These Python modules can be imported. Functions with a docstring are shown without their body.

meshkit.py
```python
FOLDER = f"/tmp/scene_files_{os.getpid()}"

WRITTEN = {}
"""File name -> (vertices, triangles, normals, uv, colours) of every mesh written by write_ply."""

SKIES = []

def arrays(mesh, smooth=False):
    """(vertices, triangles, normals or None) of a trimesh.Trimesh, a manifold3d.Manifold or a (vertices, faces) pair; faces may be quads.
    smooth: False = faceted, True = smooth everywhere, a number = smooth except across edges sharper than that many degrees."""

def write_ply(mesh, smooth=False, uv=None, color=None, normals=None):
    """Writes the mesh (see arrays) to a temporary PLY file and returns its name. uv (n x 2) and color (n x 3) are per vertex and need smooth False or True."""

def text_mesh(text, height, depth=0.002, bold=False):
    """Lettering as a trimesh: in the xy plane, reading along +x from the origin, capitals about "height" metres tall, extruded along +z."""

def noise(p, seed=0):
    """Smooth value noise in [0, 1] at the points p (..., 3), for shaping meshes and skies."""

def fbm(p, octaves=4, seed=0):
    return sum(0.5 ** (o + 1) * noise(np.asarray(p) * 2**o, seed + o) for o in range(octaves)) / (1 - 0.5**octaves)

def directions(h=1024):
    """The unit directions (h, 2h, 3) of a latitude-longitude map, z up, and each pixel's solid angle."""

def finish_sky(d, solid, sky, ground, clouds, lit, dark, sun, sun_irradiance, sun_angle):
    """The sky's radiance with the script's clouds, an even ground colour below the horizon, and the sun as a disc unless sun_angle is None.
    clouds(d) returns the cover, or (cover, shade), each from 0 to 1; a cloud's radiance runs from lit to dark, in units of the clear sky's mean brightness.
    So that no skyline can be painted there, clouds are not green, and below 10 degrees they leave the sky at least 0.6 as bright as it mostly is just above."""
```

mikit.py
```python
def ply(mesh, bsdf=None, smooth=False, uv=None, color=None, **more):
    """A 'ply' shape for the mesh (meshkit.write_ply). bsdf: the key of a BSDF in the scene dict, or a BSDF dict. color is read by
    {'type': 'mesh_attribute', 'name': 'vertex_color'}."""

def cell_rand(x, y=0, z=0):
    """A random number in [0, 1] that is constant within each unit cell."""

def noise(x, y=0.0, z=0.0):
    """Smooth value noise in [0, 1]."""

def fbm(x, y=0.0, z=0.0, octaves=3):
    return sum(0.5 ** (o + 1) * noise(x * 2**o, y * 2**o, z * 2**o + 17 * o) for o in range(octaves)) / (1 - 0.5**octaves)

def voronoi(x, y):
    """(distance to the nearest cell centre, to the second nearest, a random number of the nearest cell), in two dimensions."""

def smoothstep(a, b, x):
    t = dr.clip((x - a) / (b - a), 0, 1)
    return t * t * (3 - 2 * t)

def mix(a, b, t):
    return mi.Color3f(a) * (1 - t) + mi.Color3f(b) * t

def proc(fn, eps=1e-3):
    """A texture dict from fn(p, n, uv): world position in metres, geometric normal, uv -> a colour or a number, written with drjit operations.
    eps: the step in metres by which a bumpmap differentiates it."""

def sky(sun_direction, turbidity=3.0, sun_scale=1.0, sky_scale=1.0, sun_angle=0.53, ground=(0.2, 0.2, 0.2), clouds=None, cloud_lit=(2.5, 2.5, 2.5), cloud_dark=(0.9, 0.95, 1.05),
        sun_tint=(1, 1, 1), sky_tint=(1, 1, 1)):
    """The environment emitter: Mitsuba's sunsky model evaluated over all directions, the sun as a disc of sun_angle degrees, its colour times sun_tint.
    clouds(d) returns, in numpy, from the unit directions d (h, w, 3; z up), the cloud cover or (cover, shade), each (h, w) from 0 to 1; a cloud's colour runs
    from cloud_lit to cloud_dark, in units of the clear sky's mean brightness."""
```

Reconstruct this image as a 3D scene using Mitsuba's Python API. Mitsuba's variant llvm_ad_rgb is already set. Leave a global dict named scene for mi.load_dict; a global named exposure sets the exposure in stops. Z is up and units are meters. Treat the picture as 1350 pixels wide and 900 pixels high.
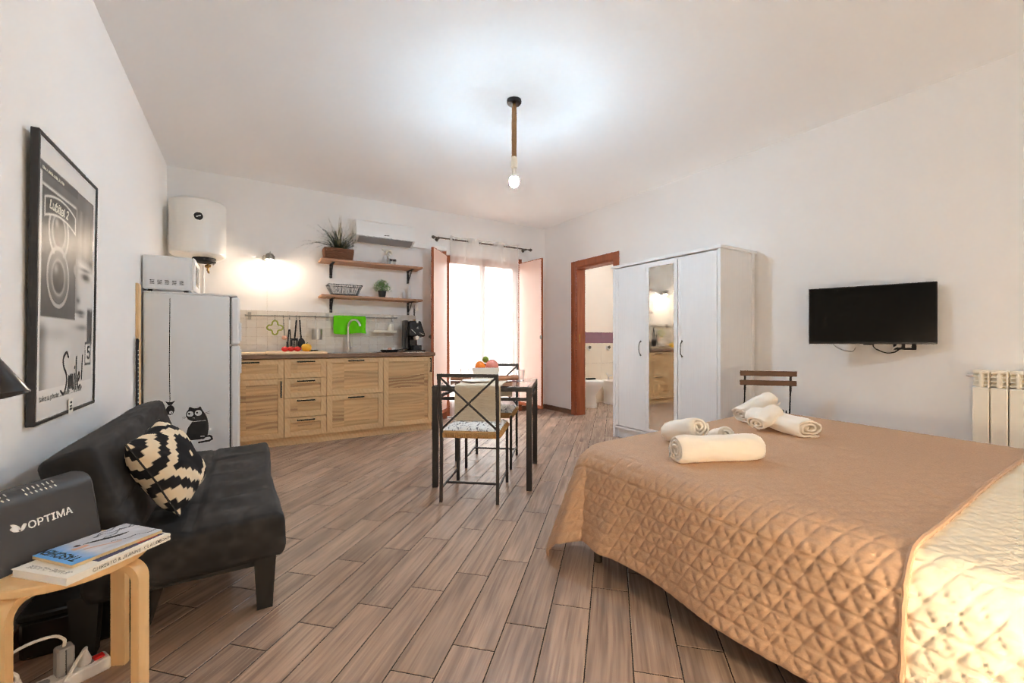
import math, random
import numpy as np, trimesh, shapely
import shapely.geometry as sg
import shapely.affinity as sa_
import manifold3d as m3
import drjit as dr
import mitsuba as mi
import mikit, meshkit
from mikit import proc, noise, fbm, cell_rand, smoothstep, mix

T = mi.ScalarTransform4f
random.seed(7)
RNG = np.random.default_rng(7)
scene, labels = {}, {}
PI = math.pi

# ---------------------------------------------------------------- camera, sky, exposure
# room frame: x to the right along the kitchen wall, y towards the kitchen wall, z up; camera at x = y = 0
CAM_H = 1.065
YAW = math.atan(351 / 567)
scene['camera'] = {
    'type': 'perspective', 'fov_axis': 'x', 'fov': math.degrees(2 * math.atan(675 / 567)),
    'near_clip': 0.02, 'far_clip': 200.0,
    'to_world': T().look_at(origin=[0, 0, CAM_H], target=[math.sin(YAW), math.cos(YAW), CAM_H], up=[0, 0, 1]),
}
exposure = 3.04
SKY = 6.8                          # daylight outside the French door
PENDANT = [63.0, 86.0, 106.0]       # bulb radiances
WALL_LAMP = [66.0, 53.0, 40.0]
BATH_LAMP = [8.8, 10.0, 10.6]
BEDSIDE = [54.0, 43.0, 28.5]
BEDSIDE_R = [8.5, 6.6, 5.0]


def _clouds(d):
    n = meshkit.fbm(d * 3.0 + 5.0, 4)
    return np.clip((n - 0.12) * 4, 0, 1), np.clip(n * 0.35, 0, 1)


scene['sky'] = mikit.sky((0.35, -0.75, 0.55), turbidity=4.0, sun_scale=0.25, sky_scale=SKY, ground=(0.35, 0.33, 0.3), clouds=_clouds, cloud_lit=(1.5, 1.48, 1.44), cloud_dark=(1.0, 1.0, 1.0))

# ---------------------------------------------------------------- materials


def C(r, g, b):
    v = np.array([r, g, b]) / 255.0
    return [float(x) for x in np.where(v <= 0.04045, v / 12.92, ((v + 0.055) / 1.055) ** 2.4)]


def mat(key, color, rough=0.6, metal=0.0, spec=0.5, bump=None, bump_scale=1.0, two=True, **more):
    col = {'type': 'rgb', 'value': color} if isinstance(color, list) else color
    b = {'type': 'principled', 'base_color': col, 'roughness': rough, 'metallic': metal, 'specular': spec, **more}
    if bump is not None:
        b = {'type': 'bumpmap', 'tex': bump, 'scale': bump_scale, 'bsdf': b}
    scene[key] = {'type': 'twosided', 'bsdf': b} if two else b
    return key


def f_wall(p, n, uv):
    return fbm(p.x * 2.2, p.y * 2.2 + 3.0, p.z * 2.2, 3)


def f_wallcol(p, n, uv):
    return mix(C(236, 234, 231), C(241, 239, 237), fbm(p.x * 1.3, p.y * 1.3, p.z * 1.3, 3))


def f_plaster(p, n, uv):
    return fbm(p.x * 40, p.y * 40, p.z * 40, 2)


PL, PW, PS0, PT0, PSH = 0.608, 0.1535, 1.583, -0.397, 0.157   # wood-look floor tiles, laid at 45 degrees


def f_floor(p, n, uv):
    s = (p.x + p.y) * 0.70710678
    t = (p.x - p.y) * 0.70710678
    k = dr.floor((t - PT0) / PW)
    a = dr.floor((s - PS0 - PSH * k) / PL)
    r1, r2 = cell_rand(k, a, 3), cell_rand(k, a, 9)
    wob = noise(s * 2.0 + r1 * 40, t * 6.0, r2 * 9) * 0.03
    g = fbm(s * 5.0 + r1 * 50, (t + wob) * 120.0, r2 * 30, 4)
    g2 = fbm(s * 3.0 + r2 * 50, (t + wob) * 28.0, r1 * 30, 3)
    knot = smoothstep(0.62, 0.85, fbm(s * 4.0 + r1 * 20, t * 9.0, r2 * 50, 2))
    base = mix(C(127, 105, 92), C(184, 157, 137), smoothstep(0.2, 0.8, g * 0.5 + g2 * 0.5))
    base = mix(base, mi.Color3f(C(134, 117, 106)), knot * 0.55)
    return base * (0.87 + 0.22 * r1) * mi.Color3f(1.0, 0.985 + 0.03 * r2, 0.97 + 0.06 * r2)


def f_floorrough(p, n, uv):
    s = (p.x + p.y) * 0.70710678
    t = (p.x - p.y) * 0.70710678
    return 0.34 + 0.14 * fbm(s * 6.0, t * 110.0, 0, 3)


def f_ash(p, n, uv):      # horizontal boards glued edge to edge (fronts face -y)
    u = p.x + p.y * 0.9
    strip = dr.floor((p.z + 0.012 * cell_rand(dr.floor(p.x * 1.7), 0, 1)) / 0.068)
    r = cell_rand(strip, dr.floor(p.x * 2.2), 5)
    w = noise(u * 3.0, p.z * 9.0, r * 20)
    rings = 0.5 + 0.5 * dr.sin((p.z * 130.0 + w * 9.0 + noise(u * 1.2, p.z * 4.0, r * 30) * 16.0))
    fine = fbm(u * 14.0, p.z * 260.0, r * 10, 2)
    heart = smoothstep(0.62, 0.9, r) * 0.9
    c = mix(C(214, 178, 132), C(192, 151, 106), rings * 0.55 + fine * 0.45)
    c = mix(c, mi.Color3f(C(158, 117, 80)), heart * (0.35 + 0.65 * rings))
    return c * (0.9 + 0.18 * cell_rand(strip, 2, dr.floor(p.x * 2.2)))


def f_ashv(p, n, uv):     # frames: plainer, paler
    w = noise(p.x * 30.0, p.z * 3.0, p.y * 10)
    rings = 0.5 + 0.5 * dr.sin(p.z * 90.0 + p.x * 160.0 + w * 8.0)
    fine = fbm(p.x * 120.0, p.z * 90.0, p.y * 30, 2)
    return mix(C(220, 186, 142), C(198, 160, 116), rings * 0.3 + fine * 0.5)


def f_walnut(p, n, uv):
    g = fbm(p.x * 4.0, p.y * 90.0, p.z * 90.0, 4)
    return mix(C(84, 60, 46), C(134, 102, 80), g)


def f_shelf(p, n, uv):
    g = fbm(p.x * 5.0, p.y * 70.0, p.z * 70.0, 4)
    return mix(C(150, 104, 74), C(196, 150, 116), g)


def f_mahog(p, n, uv):
    g = fbm(p.x * 50.0, p.y * 50.0, p.z * 3.0, 4)
    return mix(C(124, 64, 38), C(178, 102, 66), g)


def f_birch(p, n, uv):
    g = fbm(p.x * 40.0, p.y * 40.0, p.z * 5.0, 3)
    return mix(C(214, 172, 118), C(232, 198, 150), g)


def f_birchedge(p, n, uv):
    g = 0.5 + 0.5 * dr.sin((p.x * 1.1 + p.y * 0.9) * 1500.0)
    return mix(C(176, 130, 84), C(220, 180, 128), g * 0.7)


def f_velvet(p, n, uv):
    g = fbm(p.x * 7.0 + 3, p.y * 5.0, p.z * 8.0, 4)
    g2 = fbm(p.x * 30.0, p.y * 12.0, p.z * 30.0, 2)
    return mix(C(25, 25, 27), C(50, 50, 52), smoothstep(0.35, 0.85, g * 0.55 + g2 * 0.45))


def f_terry(p, n, uv):
    return fbm(p.x * 330.0, p.y * 330.0, p.z * 330.0, 2) + 0.6 * fbm(p.x * 40, p.y * 40, p.z * 40, 2)


def f_quilt(p, n, uv):
    return fbm(p.x * 420.0, p.y * 420.0, p.z * 420.0, 2)


def f_quiltbump(p, n, uv):
    return fbm(p.x * 160.0, p.y * 160.0, p.z * 160.0, 3)


def f_brownq(p, n, uv):
    return mix(C(178, 143, 116), C(195, 160, 131), fbm(p.x * 300.0, p.y * 300.0, p.z * 300.0, 2))


def f_linen(p, n, uv):
    u = (p.x * 0.79 - p.y * 0.61)
    g = fbm(u * 30.0, p.z * 420.0, (p.x + p.y) * 60.0, 3)
    return mix(C(184, 168, 144), C(214, 202, 182), g)


def f_whitewood(p, n, uv):
    g = fbm(p.x * 170.0, p.y * 170.0, p.z * 4.0, 3)
    return mix(C(228, 228, 229), C(236, 236, 236), g)


def f_tile(p, n, uv):
    i, k = dr.floor(p.x / 0.1015), dr.floor((p.z - 0.93) / 0.1)
    r = cell_rand(i, k, 4)
    g = fbm(p.x * 14.0, r * 20.0, p.z * 26.0, 3)
    return mix(C(205, 196, 184), C(226, 220, 211), g * 0.7 + r * 0.3)


def f_dent(p, n, uv):
    return noise(p.x * 4.5 + 3.0, p.y * 4.5, p.z * 5.0)


def f_rope(p, n, uv):
    return mix(C(110, 82, 54), C(176, 140, 98), fbm(p.x * 500, p.y * 500, p.z * 240, 2))


def f_wicker(p, n, uv):
    return mix(C(78, 48, 32), C(150, 104, 76), fbm(p.x * 60, p.y * 60, p.z * 160, 3))


def f_rush(p, n, uv):
    return mix(C(150, 108, 60), C(206, 166, 112), fbm(p.x * 150, p.y * 150, p.z * 150, 3))


def f_pad(p, n, uv):
    u, v = p.x * 0.79 - p.y * 0.61, p.x * 0.61 + p.y * 0.79
    g = fbm(u * 120.0, v * 45.0, p.z * 20, 2)
    return mix(C(226, 224, 220), C(120, 118, 122), smoothstep(0.56, 0.66, g))


mat('m_wall', proc(f_wallcol), 0.85, spec=0.2)
mat('m_ceiling', C(238, 237, 236), 0.9, spec=0.1)
mat('m_plank', proc(f_floor), proc(f_floorrough), spec=0.5)
mat('m_grout', C(56, 44, 37), 0.8)
mat('m_ash', proc(f_ash), 0.45, spec=0.4)
mat('m_ashframe', proc(f_ashv), 0.45, spec=0.4)
mat('m_walnut', proc(f_walnut), 0.4)
mat('m_walnutred', C(98, 66, 46), 0.45)
mat('m_bluepic', C(58, 66, 104), 0.4)
mat('m_redpic', C(160, 60, 50), 0.4)
mat('m_shelf', proc(f_shelf), 0.5)
mat('m_mahog', proc(f_mahog), 0.35)
mat('m_shutter', C(222, 188, 174), 0.45)
mat('m_birch', proc(f_birch), 0.4)
mat('m_birchedge', proc(f_birchedge), 0.45)
mat('m_velvet', proc(f_velvet), 0.75, spec=0.3, sheen=0.5)
mat('m_black', C(30, 30, 31), 0.4)
mat('m_blackleg', C(14, 14, 15), 0.6)
mat('m_blackmatt', C(26, 26, 27), 0.7)
mat('m_blackgloss', C(18, 18, 19), 0.12)
mat('m_screen', C(4, 4, 4), 0.15, spec=0.12)
mat('m_darkbox', C(58, 58, 60), 0.5)
mat('m_chair', C(52, 49, 48), 0.45)
mat('m_steel', C(196, 194, 190), 0.28, metal=1.0)
mat('m_chrome', C(226, 226, 226), 0.08, metal=1.0)
scene['m_mirror'] = {'type': 'twosided', 'bsdf': {'type': 'conductor', 'material': 'Ag'}}
mat('m_nickel', C(160, 156, 148), 0.32, metal=1.0)
mat('m_pewter', C(104, 98, 90), 0.4, metal=1.0)
mat('m_brass', C(160, 124, 70), 0.35, metal=1.0)
mat('m_white', C(238, 238, 236), 0.35)
mat('m_whitegloss', C(244, 243, 240), 0.15)
mat('m_fridge', C(226, 228, 229), 0.16, bump=proc(f_dent, 4e-3), bump_scale=0.004)
mat('m_boiler', C(240, 238, 232), 0.25)
mat('m_cream', C(241, 234, 218), 0.3)
mat('m_wardrobe', proc(f_whitewood), 0.5)
mat('m_greyplastic', C(150, 150, 150), 0.5)
mat('m_tile', proc(f_tile), 0.3)
mat('m_tilegrout', C(190, 178, 164), 0.8)
mat('m_bathtile', C(238, 226, 208), 0.25)
mat('m_bathwall', C(240, 228, 216), 0.7)
mat('m_purple', C(140, 104, 118), 0.35)
mat('m_ceramic', C(246, 243, 238), 0.1)
mat('m_quilt', proc(f_brownq), 0.6, spec=0.35, sheen=0.3)
mat('m_quiltcream', C(234, 222, 198), 0.6, spec=0.35, sheen=0.3)
mat('m_towel', C(242, 234, 222), 0.95, spec=0.1, bump=proc(f_terry, 5e-4), bump_scale=0.0022)
mat('m_linen', proc(f_linen), 0.9, spec=0.1)
mat('m_rush', proc(f_rush), 0.8)
mat('m_pad', proc(f_pad), 0.9, spec=0.1)
mat('m_green', C(104, 208, 30), 0.85, spec=0.1)
mat('m_olive', C(150, 158, 70), 0.6)
mat('m_rope', proc(f_rope), 0.9)
mat('m_wicker', proc(f_wicker), 0.7)
mat('m_leafdark', C(50, 58, 38), 0.5)
mat('m_leafdry', C(150, 134, 96), 0.6)
mat('m_leaf', C(70, 116, 44), 0.5)
mat('m_leaflight', C(104, 146, 62), 0.5)
mat('m_soil', C(60, 44, 34), 0.9)
mat('m_red', C(204, 40, 36), 0.3)
mat('m_yellow', C(240, 182, 48), 0.35)
mat('m_orange', C(236, 128, 40), 0.45)
mat('m_pinkfruit', C(222, 140, 126), 0.5)
mat('m_lime', C(120, 134, 46), 0.4)
mat('m_napkin', C(176, 128, 100), 0.9)
mat('m_pinkclay', C(206, 160, 140), 0.6)
mat('m_paper', C(236, 232, 222), 0.6)
mat('m_pages', C(214, 190, 150), 0.8)
mat('m_print', {'type': 'mesh_attribute', 'name': 'vertex_color'}, 0.35, spec=0.4)
mat('m_fabricprint', {'type': 'mesh_attribute', 'name': 'vertex_color'}, 0.9, spec=0.1)
mat('m_ink', C(28, 28, 30), 0.6)
mat('m_inkgrey', C(110, 108, 104), 0.7)
mat('m_outlet', C(236, 234, 230), 0.35)
mat('m_cable', C(226, 222, 214), 0.5)
mat('m_redneon', C(220, 40, 40), 0.3)
mat('m_blueplug', C(40, 60, 140), 0.4)
mat('m_boardpale', C(226, 200, 162), 0.5)
mat('m_shade', C(232, 214, 184), 0.8)
mat('m_silverbanner', C(226, 226, 224), 0.5)
scene['m_glass'] = {'type': 'thindielectric', 'int_ior': 1.5}
scene['m_solidglass'] = {'type': 'dielectric', 'int_ior': 1.5}
scene['m_curtain'] = {'type': 'blendbsdf', 'weight': 0.5, 'a': {'type': 'principledthin', 'base_color': {'type': 'rgb', 'value': C(246, 245, 243)}, 'roughness': 0.9, 'spec_trans': 0.0, 'diff_trans': 1.2}, 'b': {'type': 'thindielectric', 'int_ior': 1.05}}

# ---------------------------------------------------------------- mesh helpers


def J(*ms):
    out = []
    for m in ms:
        out.extend(m) if isinstance(m, (list, tuple)) else out.append(m)
    return trimesh.util.concatenate(out)


def hull(points):
    h = trimesh.convex.convex_hull(np.asarray(points, float))
    return h


def box(x0, x1, y0, y1, z0, z1, b=0.0):
    x0, x1 = min(x0, x1), max(x0, x1)
    y0, y1 = min(y0, y1), max(y0, y1)
    z0, z1 = min(z0, z1), max(z0, z1)
    if b <= 0:
        m = trimesh.creation.box(extents=(x1 - x0, y1 - y0, z1 - z0))
        m.apply_translation(((x0 + x1) / 2, (y0 + y1) / 2, (z0 + z1) / 2))
        return m
    b = min(b, (x1 - x0) * 0.49, (y1 - y0) * 0.49, (z1 - z0) * 0.49)
    pts = []
    for sx in (0, 1):
        for sy in (0, 1):
            for sz in (0, 1):
                p = np.array([x1 if sx else x0, y1 if sy else y0, z1 if sz else z0])
                d = np.array([-b if sx else b, -b if sy else b, -b if sz else b])
                for k in range(3):
                    q = p + d
                    q[k] = p[k]
                    pts.append(q)
    return hull(pts)


def cbox(c, size, b=0.0):
    return box(c[0] - size[0] / 2, c[0] + size[0] / 2, c[1] - size[1] / 2, c[1] + size[1] / 2, c[2] - size[2] / 2, c[2] + size[2] / 2, b)


def rotz(m, deg, loc=(0, 0, 0)):
    m = m.copy()
    m.apply_transform(trimesh.transformations.rotation_matrix(math.radians(deg), [0, 0, 1]))
    m.apply_translation(loc)
    return m


def frame(m, ox, ex, ey, ez):
    """places a mesh made in a local frame: origin ox, axes ex, ey, ez"""
    M = np.eye(4)
    M[:3, 0], M[:3, 1], M[:3, 2], M[:3, 3] = ex, ey, ez, ox
    m = m.copy()
    m.apply_transform(M)
    if np.linalg.det(M[:3, :3]) < 0:
        m.invert()
    return m


def tube(pts, r, n=8, caps=True):
    pts = np.asarray(pts, float)
    k = len(pts)
    r = np.broadcast_to(np.asarray(r, float), (k,))
    tan = np.gradient(pts, axis=0)
    tan /= np.linalg.norm(tan, axis=1, keepdims=True) + 1e-12
    a = np.array([0, 0, 1.0]) if abs(tan[0, 2]) < 0.9 else np.array([1.0, 0, 0])
    nrm = np.cross(tan[0], a)
    nrm /= np.linalg.norm(nrm)
    ring = np.linspace(0, 2 * PI, n, endpoint=False)
    V = []
    for i in range(k):
        nrm = nrm - tan[i] * (nrm @ tan[i])
        nrm /= np.linalg.norm(nrm) + 1e-12
        bn = np.cross(tan[i], nrm)
        V.append(pts[i] + r[i] * (np.cos(ring)[:, None] * nrm + np.sin(ring)[:, None] * bn))
    V = np.vstack(V)
    F = []
    for i in range(k - 1):
        for j in range(n):
            a0, a1 = i * n + j, i * n + (j + 1) % n
            F += [[a0, a1, a1 + n], [a0, a1 + n, a0 + n]]
    if caps:
        V = np.vstack([V, pts[0], pts[-1]])
        for j in range(n):
            F.append([k * n, (j + 1) % n, j])
            F.append([k * n + 1, (k - 1) * n + j, (k - 1) * n + (j + 1) % n])
    return trimesh.Trimesh(V, F, process=False)


def smoothpath(ctrl, n=24):
    """Catmull-Rom through the control points"""
    c = np.asarray(ctrl, float)
    c = np.vstack([2 * c[0] - c[1], c, 2 * c[-1] - c[-2]])
    out = []
    segs = len(c) - 3
    per = max(2, n // segs)
    for i in range(segs):
        p0, p1, p2, p3 = c[i:i + 4]
        for t in np.linspace(0, 1, per, endpoint=False):
            out.append(0.5 * (2 * p1 + (p2 - p0) * t + (2 * p0 - 5 * p1 + 4 * p2 - p3) * t ** 2 + (3 * p1 - p0 - 3 * p2 + p3) * t ** 3))
    out.append(c[-2])
    return np.array(out)


def bar(p, q, w, h=None, up=(0, 0, 1), b=0.0015):
    """square bar from p to q"""
    p, q = np.asarray(p, float), np.asarray(q, float)
    h = w if h is None else h
    d = q - p
    L = np.linalg.norm(d)
    d = d / L
    u = np.asarray(up, float)
    if abs(d @ u) > 0.95:
        u = np.array([0, 1.0, 0])
    s = np.cross(u, d)
    s /= np.linalg.norm(s)
    return frame(box(-w / 2, w / 2, -h / 2, h / 2, 0, L, b), p, s, np.cross(d, s), d)


def lathe(profile, loc=(0, 0, 0), n=24):
    """profile of (r, z); closed when it starts and ends on the axis"""
    pr = np.asarray(profile, float)
    ring = np.linspace(0, 2 * PI, n, endpoint=False)
    V, F = [], []
    for r, z in pr:
        V.append(np.stack([r * np.cos(ring), r * np.sin(ring), np.full(n, z)], 1))
    V = np.vstack(V)
    for i in range(len(pr) - 1):
        for j in range(n):
            a0, a1 = i * n + j, i * n + (j + 1) % n
            if pr[i + 1, 0] > 1e-9:
                F.append([a0, a1 + n, a0 + n])
            if pr[i, 0] > 1e-9:
                F.append([a0, a1, a1 + n])
    m = trimesh.Trimesh(V, F, process=True)
    m.fix_normals()
    m.apply_translation(loc)
    return m


def prism(poly, depth):
    gs = getattr(poly, 'geoms', [poly])
    return J([trimesh.creation.extrude_polygon(g, depth, engine='earcut') for g in gs if g.area > 1e-12])


def disc(c, r, n, thick, axis):
    """thin solid disc, axis a unit vector"""
    ax = np.asarray(axis, float)
    ax /= np.linalg.norm(ax)
    a = np.array([0, 0, 1.0]) if abs(ax[2]) < 0.9 else np.array([1.0, 0, 0])
    e = np.cross(a, ax)
    e /= np.linalg.norm(e)
    cyl = trimesh.creation.cylinder(radius=r, height=thick, sections=n)
    return frame(cyl, c, e, np.cross(ax, e), ax)


def blob(c, r, seed=0, amp=0.05, freq=2.0, sub=3, squash=(1, 1, 1)):
    s = trimesh.creation.icosphere(subdivisions=sub)
    v = s.vertices
    k = 1 + amp * (meshkit.fbm(v * freq + 11.3 * seed, 3) - 0.5) * 2
    s.vertices = v * k[:, None] * r * np.asarray(squash) + np.asarray(c)
    return s


def ring(c, R, r, axis=(0, 1, 0), n=20, m=6):
    ax = np.asarray(axis, float)
    ax /= np.linalg.norm(ax)
    a = np.array([0, 0, 1.0]) if abs(ax[2]) < 0.9 else np.array([1.0, 0, 0])
    e = np.cross(a, ax)
    e /= np.linalg.norm(e)
    t = trimesh.creation.torus(R, r, major_sections=n, minor_sections=m)
    return frame(t, c, e, np.cross(ax, e), ax)


def grid(nu, nv, fn):
    """surface of fn(u, v) -> (x, y, z) arrays over the unit square; returns (mesh, u, v)"""
    u, v = np.meshgrid(np.linspace(0, 1, nu), np.linspace(0, 1, nv), indexing='ij')
    P = np.stack(fn(u, v), -1).reshape(-1, 3)
    i = np.arange(nu * nv).reshape(nu, nv)
    F = np.vstack([np.stack([i[:-1, :-1], i[1:, :-1], i[1:, 1:]], -1).reshape(-1, 3), np.stack([i[:-1, :-1], i[1:, 1:], i[:-1, 1:]], -1).reshape(-1, 3)])
    return trimesh.Trimesh(P, F, process=False), u.ravel(), v.ravel()


def thicken(m, nu, nv, d):
    """closed sheet from a grid mesh, d metres thick (against its normals)"""
    V, F = np.array(m.vertices), np.array(m.faces)
    n = np.zeros_like(V)
    fn = np.cross(V[F[:, 1]] - V[F[:, 0]], V[F[:, 2]] - V[F[:, 0]])
    for k in range(3):
        np.add.at(n, F[:, k], fn)
    n /= np.linalg.norm(n, axis=1, keepdims=True) + 1e-15
    W = V - n * d
    i = np.arange(nu * nv).reshape(nu, nv)
    loop = np.concatenate([i[:, 0], i[-1, 1:], i[-2::-1, -1], i[0, -2:0:-1]])
    N = len(V)
    a, b = loop, np.roll(loop, -1)
    side = np.vstack([np.stack([a, a + N, b + N], 1), np.stack([a, b + N, b], 1)])
    return trimesh.Trimesh(np.vstack([V, W]), np.vstack([F, F[:, ::-1] + N, side]), process=False)


# ---------------------------------------------------------------- scene helpers
_used = set()


def numbered(name):
    if name not in _used:
        _used.add(name)
        return name
    k = 1
    while f'{name}_{k:03d}' in _used:
        k += 1
    _used.add(f'{name}_{k:03d}')
    return f'{name}_{k:03d}'


def thing(name, label, cat, group=None):
    key = numbered(name)
    labels[key] = {'label': label, 'category': cat}
    if group:
        labels[key]['group'] = group
    return key


def obj(parent, part, mesh, m, smooth=30, label=None, **more):
    key = numbered(f'{parent}__{part}')
    scene[key] = mikit.ply(mesh, m, smooth=smooth, **more)
    if label:
        labels[key] = {'label': label}
    return key


def single(name, mesh, m, label, cat, group=None, smooth=30, **more):
    key = thing(name, label, cat, group)
    scene[key] = mikit.ply(mesh, m, smooth=smooth, **more)
    return key


def struct(name, mesh, m, label, smooth=30):
    key = numbered(name)
    labels[key] = {'label': label, 'kind': 'structure'}
    if mesh is not None:
        scene[key] = mikit.ply(mesh, m, smooth=smooth)
    return key


def text(s, height, ox, ex, ey, depth=0.0006, bold=False, shear=0.0, squeeze=1.0):
    m = meshkit.text_mesh(s, height, depth, bold)
    if shear:
        m.vertices[:, 0] += m.vertices[:, 1] * shear
    m.vertices[:, 0] *= squeeze
    ex, ey = np.asarray(ex, float), np.asarray(ey, float)
    return frame(m, ox, ex, ey, np.cross(ex, ey))


def interp(x, xs, ys):
    return np.interp(x, xs, ys)
# ================================================================ the setting
XL, XR, YB, YF, HC = -0.68, 4.055, 5.55, -0.45, 2.85
TW = 0.14
WX0, WX1, WZ1 = 2.36, 3.55, 2.27            # French door opening
DY0, DY1, DZ1 = 4.03, 4.80, 2.135           # bathroom doorway in the right wall
BX1, BY0, BY1 = 6.0, 3.2, 5.60              # bathroom

struct('wall_left', box(XL - TW, XL, YF - TW, YB + TW, 0, HC), 'm_wall', 'white plaster wall on the left with the poster')
WB = struct('wall_back', J(box(XL, WX0, YB, YB + TW, 0, HC), box(WX1, XR + TW, YB, YB + TW, 0, HC), box(WX0, WX1, YB, YB + TW, WZ1, HC)), 'm_wall', 'white plaster kitchen wall with the French door')
struct('wall_right', J(box(XR, XR + TW, YF - TW, DY0, 0, HC), box(XR, XR + TW, DY1, YB, 0, HC), box(XR, XR + TW, DY0, DY1, DZ1, HC)), 'm_wall', 'white plaster wall on the right behind wardrobe and television')
struct('wall_front', box(XL, XR, YF - TW, YF, 0, HC), 'm_wall', 'white plaster wall behind the bed head')
struct('ceiling', box(XL - TW, BX1 + TW, YF - TW, YB + TW + 0.1, HC, HC + 0.12), 'm_ceiling', 'plain white ceiling')
FL = struct('floor', box(XL - TW, BX1, YF - TW, YB + 0.2, -0.06, -0.0015), 'm_grout', 'floor of brown wood-look tiles laid diagonally')
# bathroom shell
struct('wall_bathroom_back', J(box(XR + TW, BX1, BY1, BY1 + 0.1, 1.225, HC)), 'm_bathwall', 'cream upper wall of the bathroom')
BW = struct('wall_bathroom_tiled', box(XR + TW, BX1, BY1 + 0.006, BY1 + 0.1, 0, 1.225), 'm_tilegrout', 'tiled lower wall of the bathroom with a purple band')
struct('wall_bathroom_right', box(BX1, BX1 + 0.1, BY0, BY1 + 0.1, 0, HC), 'm_bathwall', 'cream side wall of the bathroom')
struct('wall_bathroom_front', box(XR + TW, BX1, BY0 - 0.1, BY0, 0, HC), 'm_bathwall', 'cream front wall of the bathroom')
for i in range(5):
    x0 = XR + TW + i * 0.372
    x1 = min(x0 + 0.369, BX1)
    for (z0, z1, m) in ((0.0, 0.342, 'm_bathtile'), (0.345, 0.685, 'm_bathtile'), (0.688, 1.035, 'm_bathtile'), (1.038, 1.222, 'm_purple')):
        if x1 - x0 > 0.03:
            obj(BW, 'tile', box(x0, x1, BY1 - 0.004, BY1 + 0.006, z0, z1, 0.0012), m)

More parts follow.
